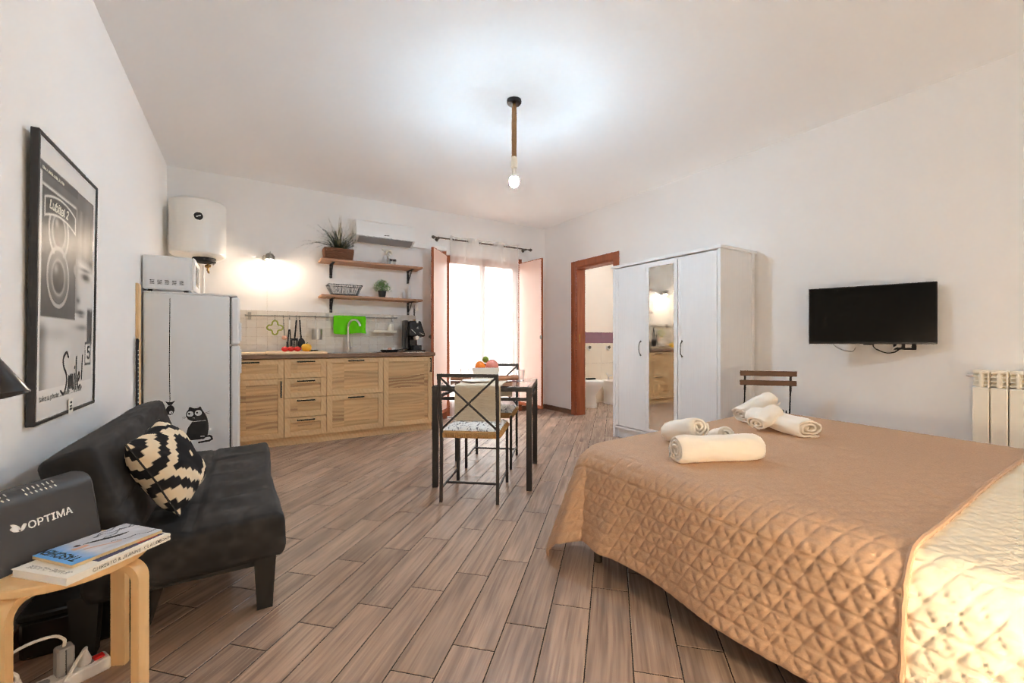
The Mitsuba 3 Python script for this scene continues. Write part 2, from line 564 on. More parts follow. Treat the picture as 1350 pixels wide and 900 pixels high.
# floor tiles: 15 x 60 cm wood-look planks at 45 degrees
room = sg.box(XL, YF, XR, YB).union(sg.box(XR - 0.01, DY0, XR + TW + 0.01, DY1)).union(sg.box(XR + TW, BY0, BX1, BY1))
c45 = math.sqrt(0.5)
planks = []
for k in range(-45, 45):
    for a in range(-14, 18):
        s0 = PS0 + PSH * k + a * PL
        t0 = PT0 + k * PW
        g = 0.0021
        q = [(s0 + g, t0 + g), (s0 + PL - g, t0 + g), (s0 + PL - g, t0 + PW - g), (s0 + g, t0 + PW - g)]
        poly = sg.Polygon([((s + t) * c45, (s - t) * c45) for s, t in q])
        if not poly.intersects(room):
            continue
        cut = poly.intersection(room)
        for gpoly in getattr(cut, 'geoms', [cut]):
            if gpoly.geom_type == 'Polygon' and gpoly.area > 4e-5:
                planks.append(gpoly)


def plank_mesh(poly):
    b = 0.0016
    inner = poly.buffer(-b, join_style=2)
    ext = np.array(sg.polygon.orient(poly).exterior.coords)[:-1]
    if inner.is_empty or inner.geom_type != 'Polygon' or len(inner.exterior.coords) != len(poly.exterior.coords):
        return trimesh.creation.extrude_polygon(poly, 0.012, engine='earcut').apply_translation((0, 0, -0.012))
    inn = np.array(sg.polygon.orient(inner).exterior.coords)[:-1]
    j = int(np.argmin(np.linalg.norm(inn - ext[0], axis=1)))
    inn = np.roll(inn, -j, axis=0)
    n = len(ext)
    V = np.vstack([np.c_[inn, np.zeros(n)], np.c_[ext, np.full(n, -0.0013)], np.c_[ext, np.full(n, -0.012)]])
    F = [[0, i, i + 1] for i in range(1, n - 1)]
    for i in range(n):
        k = (i + 1) % n
        F += [[i, n + i, n + k], [i, n + k, k], [n + i, 2 * n + i, 2 * n + k], [n + i, 2 * n + k, n + k]]
    return trimesh.Trimesh(V, F, process=False)


def seen(poly):
    c = poly.centroid
    dep = c.x * math.sin(YAW) + c.y * math.cos(YAW)
    lat = c.x * math.cos(YAW) - c.y * math.sin(YAW)
    if dep < 0.9 or abs(lat / dep) > 1.35 or c.x > XR + 0.1 and c.y < 4.0:
        return 1e9
    under_bed = 1.6 < c.x < 3.3 and c.y < 1.45
    under_kit = c.y > 5.05 and c.x < 1.9
    return dep + (50 if under_bed or under_kit else 0)


planks.sort(key=seen)
near = [p for p in planks[:298] if seen(p) < 1e8]
for p in near:
    obj(FL, 'plank', plank_mesh(p), 'm_plank', smooth=False)
rest = planks[len(near):]
if rest:
    key = obj(FL, 'far_planks', J([plank_mesh(p) for p in rest]), 'm_plank', smooth=False)
    labels[key] = {'kind': 'stuff'}

# baseboards: dark tile skirting
for nm, m in (('baseboard_left', box(XL, XL + 0.01, YF, YB, 0, 0.07, 0.002)),
              ('baseboard_back', J(box(XL, WX0 - 0.06, YB - 0.01, YB, 0, 0.07, 0.002), box(WX1 + 0.06, XR, YB - 0.01, YB, 0, 0.07, 0.002))),
              ('baseboard_right', J(box(XR - 0.01, XR, DY1 + 0.09, YB, 0, 0.07, 0.002), box(XR - 0.01, XR, YF, DY0 - 0.09, 0, 0.07, 0.002)))):
    struct(nm, m, 'm_walnut', 'low dark brown skirting')

# bathroom doorway: reddish wood casing and jamb
D1 = struct('door_1', None, None, 'open bathroom doorway with a reddish brown wooden frame')
cw = 0.085
for part, ms in (('casing', box(XR - 0.018, XR, DY1 - 0.005, DY1 + cw, 0, DZ1 + cw, 0.004)),
                 ('casing', box(XR - 0.018, XR, DY0 - cw, DY0 + 0.005, 0, DZ1 + cw, 0.004)),
                 ('head_casing', box(XR - 0.0175, XR, DY0 + 0.005, DY1 - 0.005, DZ1 - 0.005, DZ1 + cw, 0.004)),
                 ('jamb', box(XR, XR + TW + 0.015, DY1 - 0.03, DY1, 0, DZ1, 0.003)),
                 ('jamb', box(XR, XR + TW + 0.015, DY0, DY0 + 0.03, 0, DZ1, 0.003)),
                 ('head_jamb', box(XR, XR + TW + 0.015, DY0 + 0.03, DY1 - 0.03, DZ1 - 0.03, DZ1, 0.003))):
    obj(D1, part, ms, 'm_mahog')
obj(D1, 'strike_plate', box(XR + 0.035, XR + 0.06, DY1 - 0.032, DY1 - 0.0295, 1.05, 1.17), 'm_brass')

# French door behind the curtain: brown frame, two glazed leaves
W1 = struct('window_1', None, None, 'glazed French door behind the sheer curtain')
fy0, fy1 = YB + 0.03, YB + 0.10
obj(W1, 'frame', J(box(WX0, WX0 + 0.03, fy0, fy1, 0, WZ1, 0.003), box(WX1 - 0.03, WX1, fy0, fy1, 0, WZ1, 0.003), box(WX0 + 0.03, WX1 - 0.03, fy0, fy1, WZ1 - 0.05, WZ1, 0.003)), 'm_mahog')
xm = (WX0 + WX1) / 2
for s, (x0, x1) in enumerate(((WX0 + 0.03, xm), (xm, WX1 - 0.03))):
    lf = obj(W1, 'leaf', J(box(x0, x0 + 0.042, fy0 + 0.01, fy1 - 0.015, 0.02, WZ1 - 0.05, 0.003), box(x1 - 0.042, x1, fy0 + 0.01, fy1 - 0.015, 0.02, WZ1 - 0.05, 0.003),
                           box(x0 + 0.042, x1 - 0.042, fy0 + 0.01, fy1 - 0.015, WZ1 - 0.10, WZ1 - 0.05, 0.003), box(x0 + 0.042, x1 - 0.042, fy0 + 0.01, fy1 - 0.015, 0.02, 0.22, 0.003)), 'm_mahog')
    pane, _, _ = grid(2, 2, lambda u, v: (x0 + 0.042 + u * (x1 - x0 - 0.084), u * 0 + fy0 + 0.03, 0.22 + v * (WZ1 - 0.32)))
    obj(lf, 'pane', pane, 'm_glass', smooth=False)
    if s == 0:
        obj(lf, 'handle', J(box(xm - 0.03, xm - 0.015, fy0 - 0.03, fy0 + 0.01, 1.02, 1.05, 0.003), box(xm - 0.035, xm - 0.012, fy0 - 0.035, fy0 - 0.022, 0.94, 1.07, 0.003)), 'm_brass')
# inner casing of the opening (its top corners show beside the curtain)
struct('trim_1', J(box(WX0 - 0.055, WX0, YB - 0.015, YB, 0, WZ1 + 0.055, 0.003), box(WX1, WX1 + 0.055, YB - 0.015, YB, 0, WZ1 + 0.055, 0.003)), 'm_mahog', 'reddish brown wooden trim at both sides of the French door')
struct('balcony_floor', box(WX0 - 1.2, WX1 + 1.2, YB + TW, YB + TW + 1.3, -0.16, -0.04), 'm_tile', 'pale balcony outside the French door')

# backsplash: square stone tiles, each its own piece
TX0, TX1, TZ0, TZ1 = -0.30, 1.925, 0.93, 1.41
nx, nz = 22, 5
tw, th = (TX1 - TX0) / nx, (TZ1 - TZ0) / nz
obj(WB, 'tile_bed', box(TX0, TX1, YB - 0.004, YB, TZ0, TZ1), 'm_tilegrout')
for i in range(nx):
    for k in range(nz):
        off = RNG.uniform(-0.0006, 0.0006)
        obj(WB, 'tile', box(TX0 + i * tw + 0.0012, TX0 + (i + 1) * tw - 0.0012, YB - 0.0085 + off, YB - 0.004, TZ0 + k * th + 0.0012, TZ0 + (k + 1) * th - 0.0012, 0.001), 'm_tile')
# ================================================================ kitchen cabinets
CY = 4.92                       # plane of the fronts
CT0, CT1 = 0.892, 0.934         # worktop


def front(parent, part, x0, x1, z0, z1, handle, hx=None, plain=False):
    """a shaker front: frame, recessed panel of glued boards, black bar handle"""
    y0, y1 = CY, CY + 0.021
    w = 0.055
    g = 0.002
    x0, x1, z0, z1 = x0 + g, x1 - g, z0 + g, z1 - g
    fr = obj(parent, part, J(box(x0, x0 + w, y0, y1, z0, z1, 0.002), box(x1 - w, x1, y0, y1, z0, z1, 0.002),
                             box(x0 + w, x1 - w, y0, y1, z1 - w, z1, 0.002), box(x0 + w, x1 - w, y0, y1, z0, z0 + w, 0.002)), 'm_ashframe')
    obj(fr, 'panel', box(x0 + w - 0.004, x1 - w + 0.004, y0 + 0.012, y1 - 0.003, z0 + w - 0.004, z1 - w + 0.004), 'm_ash')
    hy = CY - 0.026
    if handle == 'h':
        c = (x0 + x1) / 2
        zz = z1 - 0.028
        obj(fr, 'handle', J(box(c - 0.085, c + 0.085, hy, hy + 0.008, zz - 0.006, zz + 0.006, 0.0015), box(c - 0.083, c - 0.073, hy + 0.008, CY, zz - 0.005, zz + 0.005), box(c + 0.073, c + 0.083, hy + 0.008, CY, zz - 0.005, zz + 0.005)), 'm_blackmatt')
    else:
        xx = x1 - 0.026
        za, zb = z1 - 0.185, z1 - 0.02
        obj(fr, 'handle', J(box(xx - 0.006, xx + 0.006, hy, hy + 0.008, za, zb, 0.0015), box(xx - 0.005, xx + 0.005, hy + 0.008, CY, za + 0.002, za + 0.012), box(xx - 0.005, xx + 0.005, hy + 0.008, CY, zb - 0.012, zb - 0.002)), 'm_blackmatt')
    return fr


def cabinet(x0, x1, label, fronts):
    k = thing('base_cabinet', label, 'cabinet', 'wooden kitchen base cabinets')
    obj(k, 'body', J(box(x0 + 0.0005, x0 + 0.018, CY + 0.022, YB - 0.012, 0.085, CT0 - 0.002), box(x1 - 0.018, x1 - 0.0005, CY + 0.022, YB - 0.012, 0.085, CT0 - 0.002),
                     box(x0 + 0.018, x1 - 0.018, CY + 0.022, YB - 0.012, 0.085, 0.103), box(x0 + 0.018, x1 - 0.018, YB - 0.03, YB - 0.012, 0.103, CT0 - 0.002)), 'm_ashframe')
    obj(k, 'plinth', box(x0, x1, CY + 0.045, CY + 0.06, 0.0, 0.084), 'm_ashframe')
    for f in fronts:
        front(k, *f)
    return k


E1 = (-0.27, 0.331, 0.731, 1.331, 1.918)
cabinet(E1[0], E1[1], 'wooden base cabinet beside the fridge with one drawer above a door', [('drawer', E1[0], E1[1], 0.688, 0.888, 'h'), ('door', E1[0], E1[1], 0.085, 0.688, 'v')])
q = [0.085, 0.286, 0.487, 0.688, 0.888]
cabinet(E1[1], E1[2], 'narrow wooden base cabinet with four drawers', [('drawer', E1[1], E1[2], q[i], q[i + 1], 'h') for i in (3, 2, 1, 0)])
cabinet(E1[2], E1[3], 'wooden base cabinet with two deep drawers under the tap', [('drawer', E1[2], E1[3], 0.487, 0.888, 'h'), ('drawer', E1[2], E1[3], 0.085, 0.487, 'h')])
cabinet(E1[3], E1[4], 'wooden base cabinet with a single large door at the window end', [('door', E1[3], E1[4], 0.085, 0.888, 'v')])

SX0, SX1, SY0, SY1 = 0.80, 1.26, 5.00, 5.36     # sink cut-out
wt = thing('worktop', 'dark brown wooden kitchen worktop over the cabinets', 'worktop')
scene[wt] = mikit.ply(J(box(-0.29, SX0, CY - 0.025, YB - 0.0095, CT0, CT1, 0.003), box(SX1, 1.945, CY - 0.025, YB - 0.0095, CT0, CT1, 0.003),
                        box(SX0, SX1, CY - 0.025, SY0, CT0, CT1, 0.003), box(SX0, SX1, SY1, YB - 0.0095, CT0, CT1, 0.003)), 'm_walnut', smooth=30)
sk = thing('kitchen_sink', 'steel sink set into the brown worktop below the tap', 'sink')
obj(sk, 'basin', J(box(SX0 + 0.003, SX0 + 0.008, SY0 + 0.003, SY1 - 0.003, 0.78, CT1), box(SX1 - 0.008, SX1 - 0.003, SY0 + 0.003, SY1 - 0.003, 0.78, CT1),
                   box(SX0 + 0.008, SX1 - 0.008, SY0 + 0.003, SY0 + 0.008, 0.78, CT1), box(SX0 + 0.008, SX1 - 0.008, SY1 - 0.008, SY1 - 0.003, 0.78, CT1), box(SX0 + 0.003, SX1 - 0.003, SY0 + 0.003, SY1 - 0.003, 0.772, 0.78)), 'm_steel')
obj(sk, 'rim', J(box(SX0 - 0.014, SX0 + 0.008, SY0 - 0.014, SY1 + 0.014, CT1, CT1 + 0.004, 0.001), box(SX1 - 0.008, SX1 + 0.014, SY0 - 0.014, SY1 + 0.014, CT1, CT1 + 0.004, 0.001),
                 box(SX0 + 0.008, SX1 - 0.008, SY0 - 0.014, SY0 + 0.008, CT1, CT1 + 0.004, 0.001), box(SX0 + 0.008, SX1 - 0.008, SY1 - 0.008, SY1 + 0.014, CT1, CT1 + 0.004, 0.001)), 'm_steel')
obj(sk, 'drain', disc((1.03, 5.18, 0.7815), 0.04, 20, 0.003, (0, 0, 1)), 'm_chrome')

# mixer tap
tp = thing('mixer_tap', 'chrome gooseneck mixer tap in front of the green towel', 'tap')
fx, fy = 1.045, 5.425
obj(tp, 'base', lathe([(0, 0), (0.026, 0), (0.03, 0.006), (0.026, 0.012), (0.026, 0.11), (0.017, 0.13), (0, 0.13)], (fx, fy, CT1), 20), 'm_steel')
pts = [(fx, fy, CT1 + 0.11), (fx, fy, CT1 + 0.25)] + [(fx + 0.055 - 0.055 * math.cos(a), fy - 0.07 + 0.07 * math.cos(a), CT1 + 0.29 + 0.10 * math.sin(a)) for a in np.linspace(0, PI * 0.93, 14)]
obj(tp, 'spout', tube(smoothpath(pts, 50), 0.013, 12), 'm_chrome', smooth=50)
obj(tp, 'lever', J(bar((fx + 0.02, fy - 0.005, CT1 + 0.062), (fx + 0.085, fy - 0.03, CT1 + 0.072), 0.012, 0.01), disc((fx + 0.024, fy - 0.006, CT1 + 0.06), 0.018, 14, 0.03, (0.93, -0.36, 0))), 'm_chrome')

# things on the worktop
single('cutting_board', box(-0.26, 0.172, 4.96, 5.42, CT1, CT1 + 0.018, 0.003), 'm_boardpale', 'pale plain wooden board on the worktop beside the fridge', 'cutting board')
cb = single('cutting_board', box(0.178, 0.735, CY - 0.032, 5.36, CT1, CT1 + 0.026, 0.004), 'm_boardpale', 'pale wooden board under the tomatoes and the yellow pepper', 'cutting board')
for i, (x, y) in enumerate(((0.345, 5.02), (0.402, 5.035), (0.462, 5.015))):
    k = thing('tomato', ('leftmost red tomato on the pale board', 'middle red tomato of three on the pale board', 'red tomato nearest the yellow pepper on the board')[i], 'tomato', 'red tomatoes on the board')
    obj(k, 'fruit', blob((x, y, CT1 + 0.026 + 0.027), 0.031, i, 0.05, 1.5, 2, (1.05, 1.0, 0.88)), 'm_red', smooth=True)
    obj(k, 'stem', J(*[bar((x, y, CT1 + 0.077), (x + 0.014 * math.cos(a), y + 0.014 * math.sin(a), CT1 + 0.083), 0.003) for a in np.linspace(0, 5, 5)]), 'm_leaf')
yp = thing('bell_pepper', 'yellow bell pepper on the pale board', 'pepper')
lobes = J(*[blob((0.548 + 0.017 * math.cos(a), 5.03 + 0.017 * math.sin(a), CT1 + 0.026 + 0.041), 0.034, i, 0.05, 1.2, 2, (1, 1, 1.18)) for i, a in enumerate((0.3, 1.87, 3.44, 5.0))])
obj(yp, 'fruit', lobes, 'm_yellow', smooth=True)
obj(yp, 'stem', tube([(0.548, 5.03, CT1 + 0.098), (0.55, 5.028, CT1 + 0.11), (0.558, 5.025, CT1 + 0.122)], 0.004, 6), 'm_leaf')
single('serving_plate', lathe([(0, 0), (0.06, 0), (0.088, 0.008), (0.09, 0.011), (0.06, 0.005), (0, 0.004)], (0.60, 5.16, CT1 + 0.0265), 24), 'm_blackmatt', 'flat dark plate behind the yellow pepper', 'plate')

# frying pan with something pale in it
pn = thing('frying_pan', 'small black frying pan on the worktop beside the coffee machine', 'pan')
px, py = 1.475, 5.20
obj(pn, 'body', lathe([(0, 0), (0.085, 0), (0.105, 0.03), (0.108, 0.032), (0.103, 0.032), (0.082, 0.004), (0, 0.004)], (px, py, CT1), 28), 'm_blackmatt')
obj(pn, 'handle', bar((px + 0.09, py - 0.02, CT1 + 0.026), (px + 0.225, py - 0.075, CT1 + 0.058), 0.02, 0.012, b=0.004), 'm_blackmatt')
for i, (dx, dy, r) in enumerate(((-0.045, 0.0, 0.03), (-0.005, -0.03, 0.024), (0.04, 0.01, 0.032), (0.0, 0.035, 0.03))):
    single('cup', lathe([(0, 0), (r * 0.7, 0), (r, 0.05), (r * 0.93, 0.05), (r * 0.64, 0.006), (0, 0.006)], (px + dx, py + dy, CT1 + 0.0045), 18), ('m_white', 'm_pinkclay', 'm_white', 'm_white')[i],
           ('small white cup at the left in the black pan', 'small pink cup in the black pan', 'small white cup at the right in the black pan', 'small white cup at the back in the black pan')[i], 'cup', 'cups in the black pan')
single('paper_sheet', box(1.62, 1.86, 5.00, 5.12, CT1, CT1 + 0.003), 'm_paper', 'white paper sheet lying on the worktop before the coffee machine', 'paper')

# coffee machine
cm = thing('coffee_machine', 'black capsule coffee machine at the window end of the worktop', 'coffee machine')
mx, my = 1.80, 5.24
obj(cm, 'base', J(box(mx - 0.10, mx + 0.10, my - 0.13, my + 0.14, CT1, CT1 + 0.025, 0.006), box(mx - 0.07, mx + 0.05, my + 0.02, my + 0.13, CT1 + 0.02, CT1 + 0.2, 0.02)), 'm_blackgloss')
head = hull(np.vstack([trimesh.creation.icosphere(subdivisions=2).vertices * (0.022, 0.022, 0.022) + c for c in
                       [(mx - 0.075, my - 0.09, 1.145), (mx + 0.085, my - 0.09, 1.145), (mx - 0.06, my - 0.03, 1.30), (mx + 0.055, my - 0.03, 1.30), (mx - 0.075, my + 0.12, 1.13), (mx + 0.085, my + 0.12, 1.13), (mx - 0.05, my + 0.1, 1.29), (mx + 0.05, my + 0.1, 1.29)]]))
obj(cm, 'head', head, 'm_blackgloss', smooth=40)
obj(cm, 'water_tank', box(mx - 0.125, mx - 0.078, my - 0.02, my + 0.12, CT1 + 0.03, 1.33, 0.012), 'm_blackgloss')
obj(cm, 'spout', J(lathe([(0, 0), (0.03, 0.0), (0.038, 0.03), (0.038, 0.045), (0, 0.045)], (mx, my - 0.075, 1.085), 16), disc((mx, my - 0.113, 1.112), 0.022, 14, 0.008, (0, -1, 0))), 'm_chrome')
obj(cm, 'drip_tray', box(mx - 0.055, mx + 0.055, my - 0.12, my + 0.0, CT1 + 0.025, CT1 + 0.085, 0.006), 'm_blackmatt')
obj(cm, 'trim', J(bar((mx - 0.07, my - 0.108, 1.21), (mx - 0.02, my - 0.112, 1.165), 0.006), bar((mx + 0.03, my - 0.113, 1.172), (mx + 0.085, my - 0.107, 1.15), 0.006), disc((mx + 0.015, my - 0.085, 1.235), 0.009, 10, 0.01, (0, -0.93, 0.36))), 'm_chrome')
for i, (dx, dy, cz, m) in enumerate(((-0.04, -0.01, 0.02, 'm_cream'), (0.0, -0.03, 0.022, 'm_brass'), (0.045, 0.01, 0.016, 'm_cream'), (0.02, -0.045, -0.024, 'm_white'))):
    single('coffee_capsule', lathe([(0, 0), (0.011, 0), (0.014, 0.022), (0.018, 0.024), (0.018, 0.026), (0, 0.026)], (mx + dx, my + dy + (0.02 if cz > 0 else -0.012), 1.313 + (cz - 0.02) * 0.4), 14), m,
           ('cream coffee capsule at the left on the coffee machine', 'golden coffee capsule on top of the coffee machine', 'cream coffee capsule at the right on the coffee machine', 'white coffee capsule at the front on the coffee machine')[i], 'capsule', 'capsules on the coffee machine')

# ---------------------------------------------------------------- rail on the tiles and what hangs from it
RYL, RZL, RZR = 5.487, 1.349, 1.364


def rz(x):
    return RZL + (RZR - RZL) * (x - 0.028) / 1.613


rl = thing('utensil_rail', 'steel utensil rail on the tiled splashback', 'rail')
obj(rl, 'rod', tube([(0.0, RYL, rz(0.0)), (1.645, RYL, rz(1.645))], 0.0075, 10), 'm_nickel')
for x in (0.035, 0.83, 1.61):
    obj(rl, 'bracket', J(box(x - 0.013, x + 0.013, RYL + 0.006, YB - 0.0095, rz(x) - 0.012, rz(x) + 0.012, 0.003), box(x - 0.016, x + 0.016, YB - 0.016, YB - 0.0095, rz(x) - 0.045, rz(x) + 0.04, 0.002)), 'm_nickel')
for x in (-0.003, 1.648):
    obj(rl, 'end_cap', disc((x, RYL, rz(x)), 0.012, 14, 0.012, (1, 0, 0)), 'm_nickel')


def hook(x, owner, drop=0.05):
    z = rz(x)
    p = [(x, RYL + 0.009, z + 0.002)] + [(x, RYL + 0.0095 * math.cos(a), z + 0.0095 * math.sin(a)) for a in np.linspace(0.4, PI, 7)] + [(x, RYL - 0.010, z - drop * 0.7), (x, RYL - 0.016, z - drop), (x, RYL - 0.024, z - drop + 0.008)]
    obj(owner, 'hook', tube(p, 0.0022, 6), 'm_blackmatt')
    return z - drop


k = thing('trivet', 'olive green cross-shaped trivet hanging from the rail', 'trivet')
z = hook(0.277, k)
th_ = np.linspace(0, 2 * PI, 97)
outer = shapely.union_all([sg.Point(0.05 * math.cos(a), 0.05 * math.sin(a)).buffer(0.032) for a in (0, PI / 2, PI, 3 * PI / 2)] + [sg.box(-0.04, -0.04, 0.04, 0.04)]).buffer(-0.012).buffer(0.012).buffer(0.006).buffer(-0.006)
cross = outer.buffer(0.003).difference(outer.buffer(-0.013))
obj(k, 'ring', frame(prism(cross, 0.012), (0.277, RYL - 0.016, z - 0.082), (1, 0, 0), (0, 0, 1), (0, -1, 0)), 'm_olive')
k = thing('utensil_ladle', 'pink ladle with a dark handle hanging right of the olive trivet', 'ladle')
z = hook(0.362, k)
obj(k, 'handle', bar((0.362, RYL - 0.018, z), (0.37, RYL - 0.018, z - 0.17), 0.009, 0.006), 'm_pewter')
obj(k, 'bowl', blob((0.372, RYL - 0.028, z - 0.195), 0.03, 3, 0.02, 1, 2, (1, 0.7, 0.8)), 'm_pinkclay', smooth=True)
k = thing('utensil_tongs', 'white and black kitchen tongs hanging on the rail', 'tongs')
z = hook(0.424, k)
obj(k, 'handle', bar((0.424, RYL - 0.018, z + 0.003), (0.42, RYL - 0.018, z - 0.10), 0.014, 0.006), 'm_white')
obj(k, 'arm', J(bar((0.416, RYL - 0.018, z - 0.10), (0.405, RYL - 0.018, z - 0.25), 0.012, 0.006), bar((0.426, RYL - 0.018, z - 0.10), (0.436, RYL - 0.018, z - 0.25), 0.012, 0.006)), 'm_blackmatt')
obj(k, 'tip', J(box(0.39, 0.413, RYL - 0.022, RYL - 0.014, z - 0.315, z - 0.24, 0.004), box(0.428, 0.451, RYL - 0.022, RYL - 0.014, z - 0.315, z - 0.24, 0.004)), 'm_blackmatt')
for i, (x, tilt, lab, kind) in enumerate(((0.492, -0.018, 'black slotted turner hanging left of the black spoon', 'utensil_turner'), (0.524, 0.014, 'black serving spoon hanging nearest the steel canister', 'utensil_spoon'))):
    k = thing(kind, lab, 'turner' if i == 0 else 'spoon')
    z = hook(x, k)
    yy = RYL - 0.018 - 0.012 * i
    obj(k, 'handle', bar((x, yy, z + 0.005), (x + tilt, yy, z - 0.20), 0.017, 0.008, up=(0, 1, 0), b=0.003), 'm_blackmatt')
    if i == 0:
        slots = [box(x + tilt - 0.032 + j * 0.0145, x + tilt - 0.032 + j * 0.0145 + 0.0075, yy - 0.004, yy + 0.004, z - 0.315, z - 0.225, 0.001) for j in range(5)]
        obj(k, 'blade', J(box(x + tilt - 0.034, x + tilt + 0.034, yy - 0.003, yy + 0.003, z - 0.228, z - 0.20, 0.001), box(x + tilt - 0.034, x + tilt + 0.034, yy - 0.003, yy + 0.003, z - 0.335, z - 0.312, 0.001), *slots), 'm_blackmatt')
    else:
        obj(k, 'bowl', blob((x + tilt + 0.004, yy - 0.004, z - 0.26), 0.05, 1, 0.0, 1, 2, (0.75, 0.25, 1.25)), 'm_blackmatt', smooth=True)
k = thing('utensil_canister', 'small steel canister hanging from the rail', 'canister')
z = hook(0.692, k, 0.04)
obj(k, 'strap', box(0.686, 0.698, RYL - 0.025, RYL - 0.02, 1.20, z, 0.001), 'm_steel')
obj(k, 'cup', lathe([(0, 0.0), (0.052, 0.0), (0.055, 0.003), (0.056, 0.125), (0.053, 0.125), (0.052, 0.006), (0, 0.006)], (0.700, RYL - 0.072, 1.085), 26), 'm_steel')

# green towel folded over the rail
tw_, u_, v_ = grid(40, 40, lambda u, v: (0.888 + 0.372 * u + 0.004 * np.sin(v * 7), RYL - 0.0145 - 0.006 * np.sin(u * 19 + v * 2) * v - 0.004 * v, rz(1.07) + 0.006 - v * (0.205 + 0.01 * np.sin(u * 6))))
back, _, _ = grid(20, 20, lambda u, v: (0.892 + 0.36 * u, RYL + 0.0145 + 0.004 * np.sin(u * 15) * v, rz(1.07) + 0.006 - v * 0.15))
roll, _, _ = grid(20, 9, lambda u, v: (0.889 + 0.37 * u, RYL - 0.0135 * np.cos(v * PI), rz(1.07) + 0.006 + 0.0095 * np.sin(v * PI)))
gt = single('tea_towel', J(thicken(tw_, 40, 40, 0.003), thicken(back, 20, 20, -0.003), thicken(roll, 20, 9, -0.003)), 'm_green', 'bright green tea towel hung over the rail behind the tap', 'towel', smooth=40)

# small hanging shelf with a box on it
k = thing('rail_shelf', 'small pale shelf hung from the right end of the rail', 'shelf')
obj(k, 'tray', J(box(1.35, 1.635, 5.43, 5.535, 1.178, 1.192, 0.003), box(1.35, 1.635, 5.43, 5.434, 1.192, 1.205, 0.001)), 'm_cream')
for x in (1.385, 1.60):
    obj(k, 'hanger', J(tube([(x, RYL + 0.008, rz(x) + 0.004), (x, RYL, rz(x) + 0.011), (x, RYL - 0.010, rz(x) + 0.003), (x, RYL - 0.011, 1.19)], 0.0028, 6), disc((x, RYL - 0.008, rz(x) - 0.022), 0.012, 12, 0.008, (0, 1, 0))), 'm_chrome')
single('spice_tin', J(lathe([(0, 0), (0.034, 0), (0.036, 0.003), (0.036, 0.07), (0.032, 0.078), (0.032, 0.095), (0, 0.097)], (1.572, 5.478, 1.1925), 20)), 'm_cream', 'cream spice tin standing on the small hanging shelf', 'tin')

# ---------------------------------------------------------------- wall shelves
for nm, z0, lab in (('upper', 1.992, 'upper wooden wall shelf holding the basket plant'), ('lower', 1.578, 'lower wooden wall shelf holding the wire rack')):
    k = thing('wall_shelf', lab, 'shelf', 'wooden wall shelves')
    obj(k, 'board', box(0.73, 1.93, 5.285, YB - 0.001, z0, z0 + 0.026, 0.003), 'm_shelf')
    for x in (0.87, 1.82):
        b = obj(k, 'bracket', J(box(x - 0.016, x + 0.016, YB - 0.007, YB - 0.001, z0 - 0.165, z0 - 0.001, 0.002), box(x - 0.016, x + 0.016, 5.33, YB - 0.007, z0 - 0.007, z0 - 0.001, 0.002),
                                tube(smoothpath([(x, YB - 0.012, z0 - 0.12), (x, YB - 0.07, z0 - 0.10), (x, 5.40, z0 - 0.01)], 14), 0.006, 8)), 'm_blackmatt')
        for dz in (-0.14, -0.035):
            obj(b, 'screw', disc((x, YB - 0.009, z0 + dz), 0.005, 10, 0.004, (0, 1, 0)), 'm_chrome')

# basket with a grassy plant on the upper shelf
ZS1, ZS2 = 2.018, 1.604
bk = thing('wicker_basket', 'brown wicker basket planter on the upper shelf', 'basket')
bx0, bx1, by0, by1, bz0, bz1 = 0.785, 1.075, 5.335, 5.50, ZS1, ZS1 + 0.125
rows = []
for r in range(9):
    z = bz0 + 0.008 + r * 0.0135
    t = np.linspace(0, 1, 121)
    per = 2 * ((bx1 - bx0) + (by1 - by0))
    s = t * per
    P = []
    for sv in s:
        sv = sv % per
        a, b_ = bx1 - bx0, by1 - by0
        fl = 1 + 0.10 * (z - bz0) / 0.12
        if sv < a: p, nrm = (bx0 + sv, by0), (0, -1)
        elif sv < a + b_: p, nrm = (bx1, by0 + sv - a), (1, 0)
        elif sv < 2 * a + b_: p, nrm = (bx1 - (sv - a - b_), by1), (0, 1)
        else: p, nrm = (bx0, by1 - (sv - 2 * a - b_)), (-1, 0)
        w = 0.0035 * math.sin(sv / 0.026 * PI + (PI if r % 2 else 0))
        P.append(((p[0] - 0.93) * fl + 0.93 + nrm[0] * w, (p[1] - 5.4175) * fl + 5.4175 + nrm[1] * w, z))
    rows.append(tube(P, 0.0068, 6, caps=False))
obj(bk, 'weave', J(*rows), 'm_wicker', smooth=40)
obj(bk, 'rim', tube([(0.93 + (x - 0.93) * 1.1, 5.4175 + (y - 5.4175) * 1.1, bz1 + 0.002) for x, y in ((bx0, by0), (bx1, by0), (bx1, by1), (bx0, by1), (bx0, by0))], 0.009, 6), 'm_wicker')
obj(bk, 'soil', box(bx0 + 0.006, bx1 - 0.006, by0 + 0.006, by1 - 0.006, bz0 + 0.02, bz1 - 0.015), 'm_soil')
gp = thing('grass_plant', 'tall grassy plant with arching dark leaves in the wicker basket', 'plant')


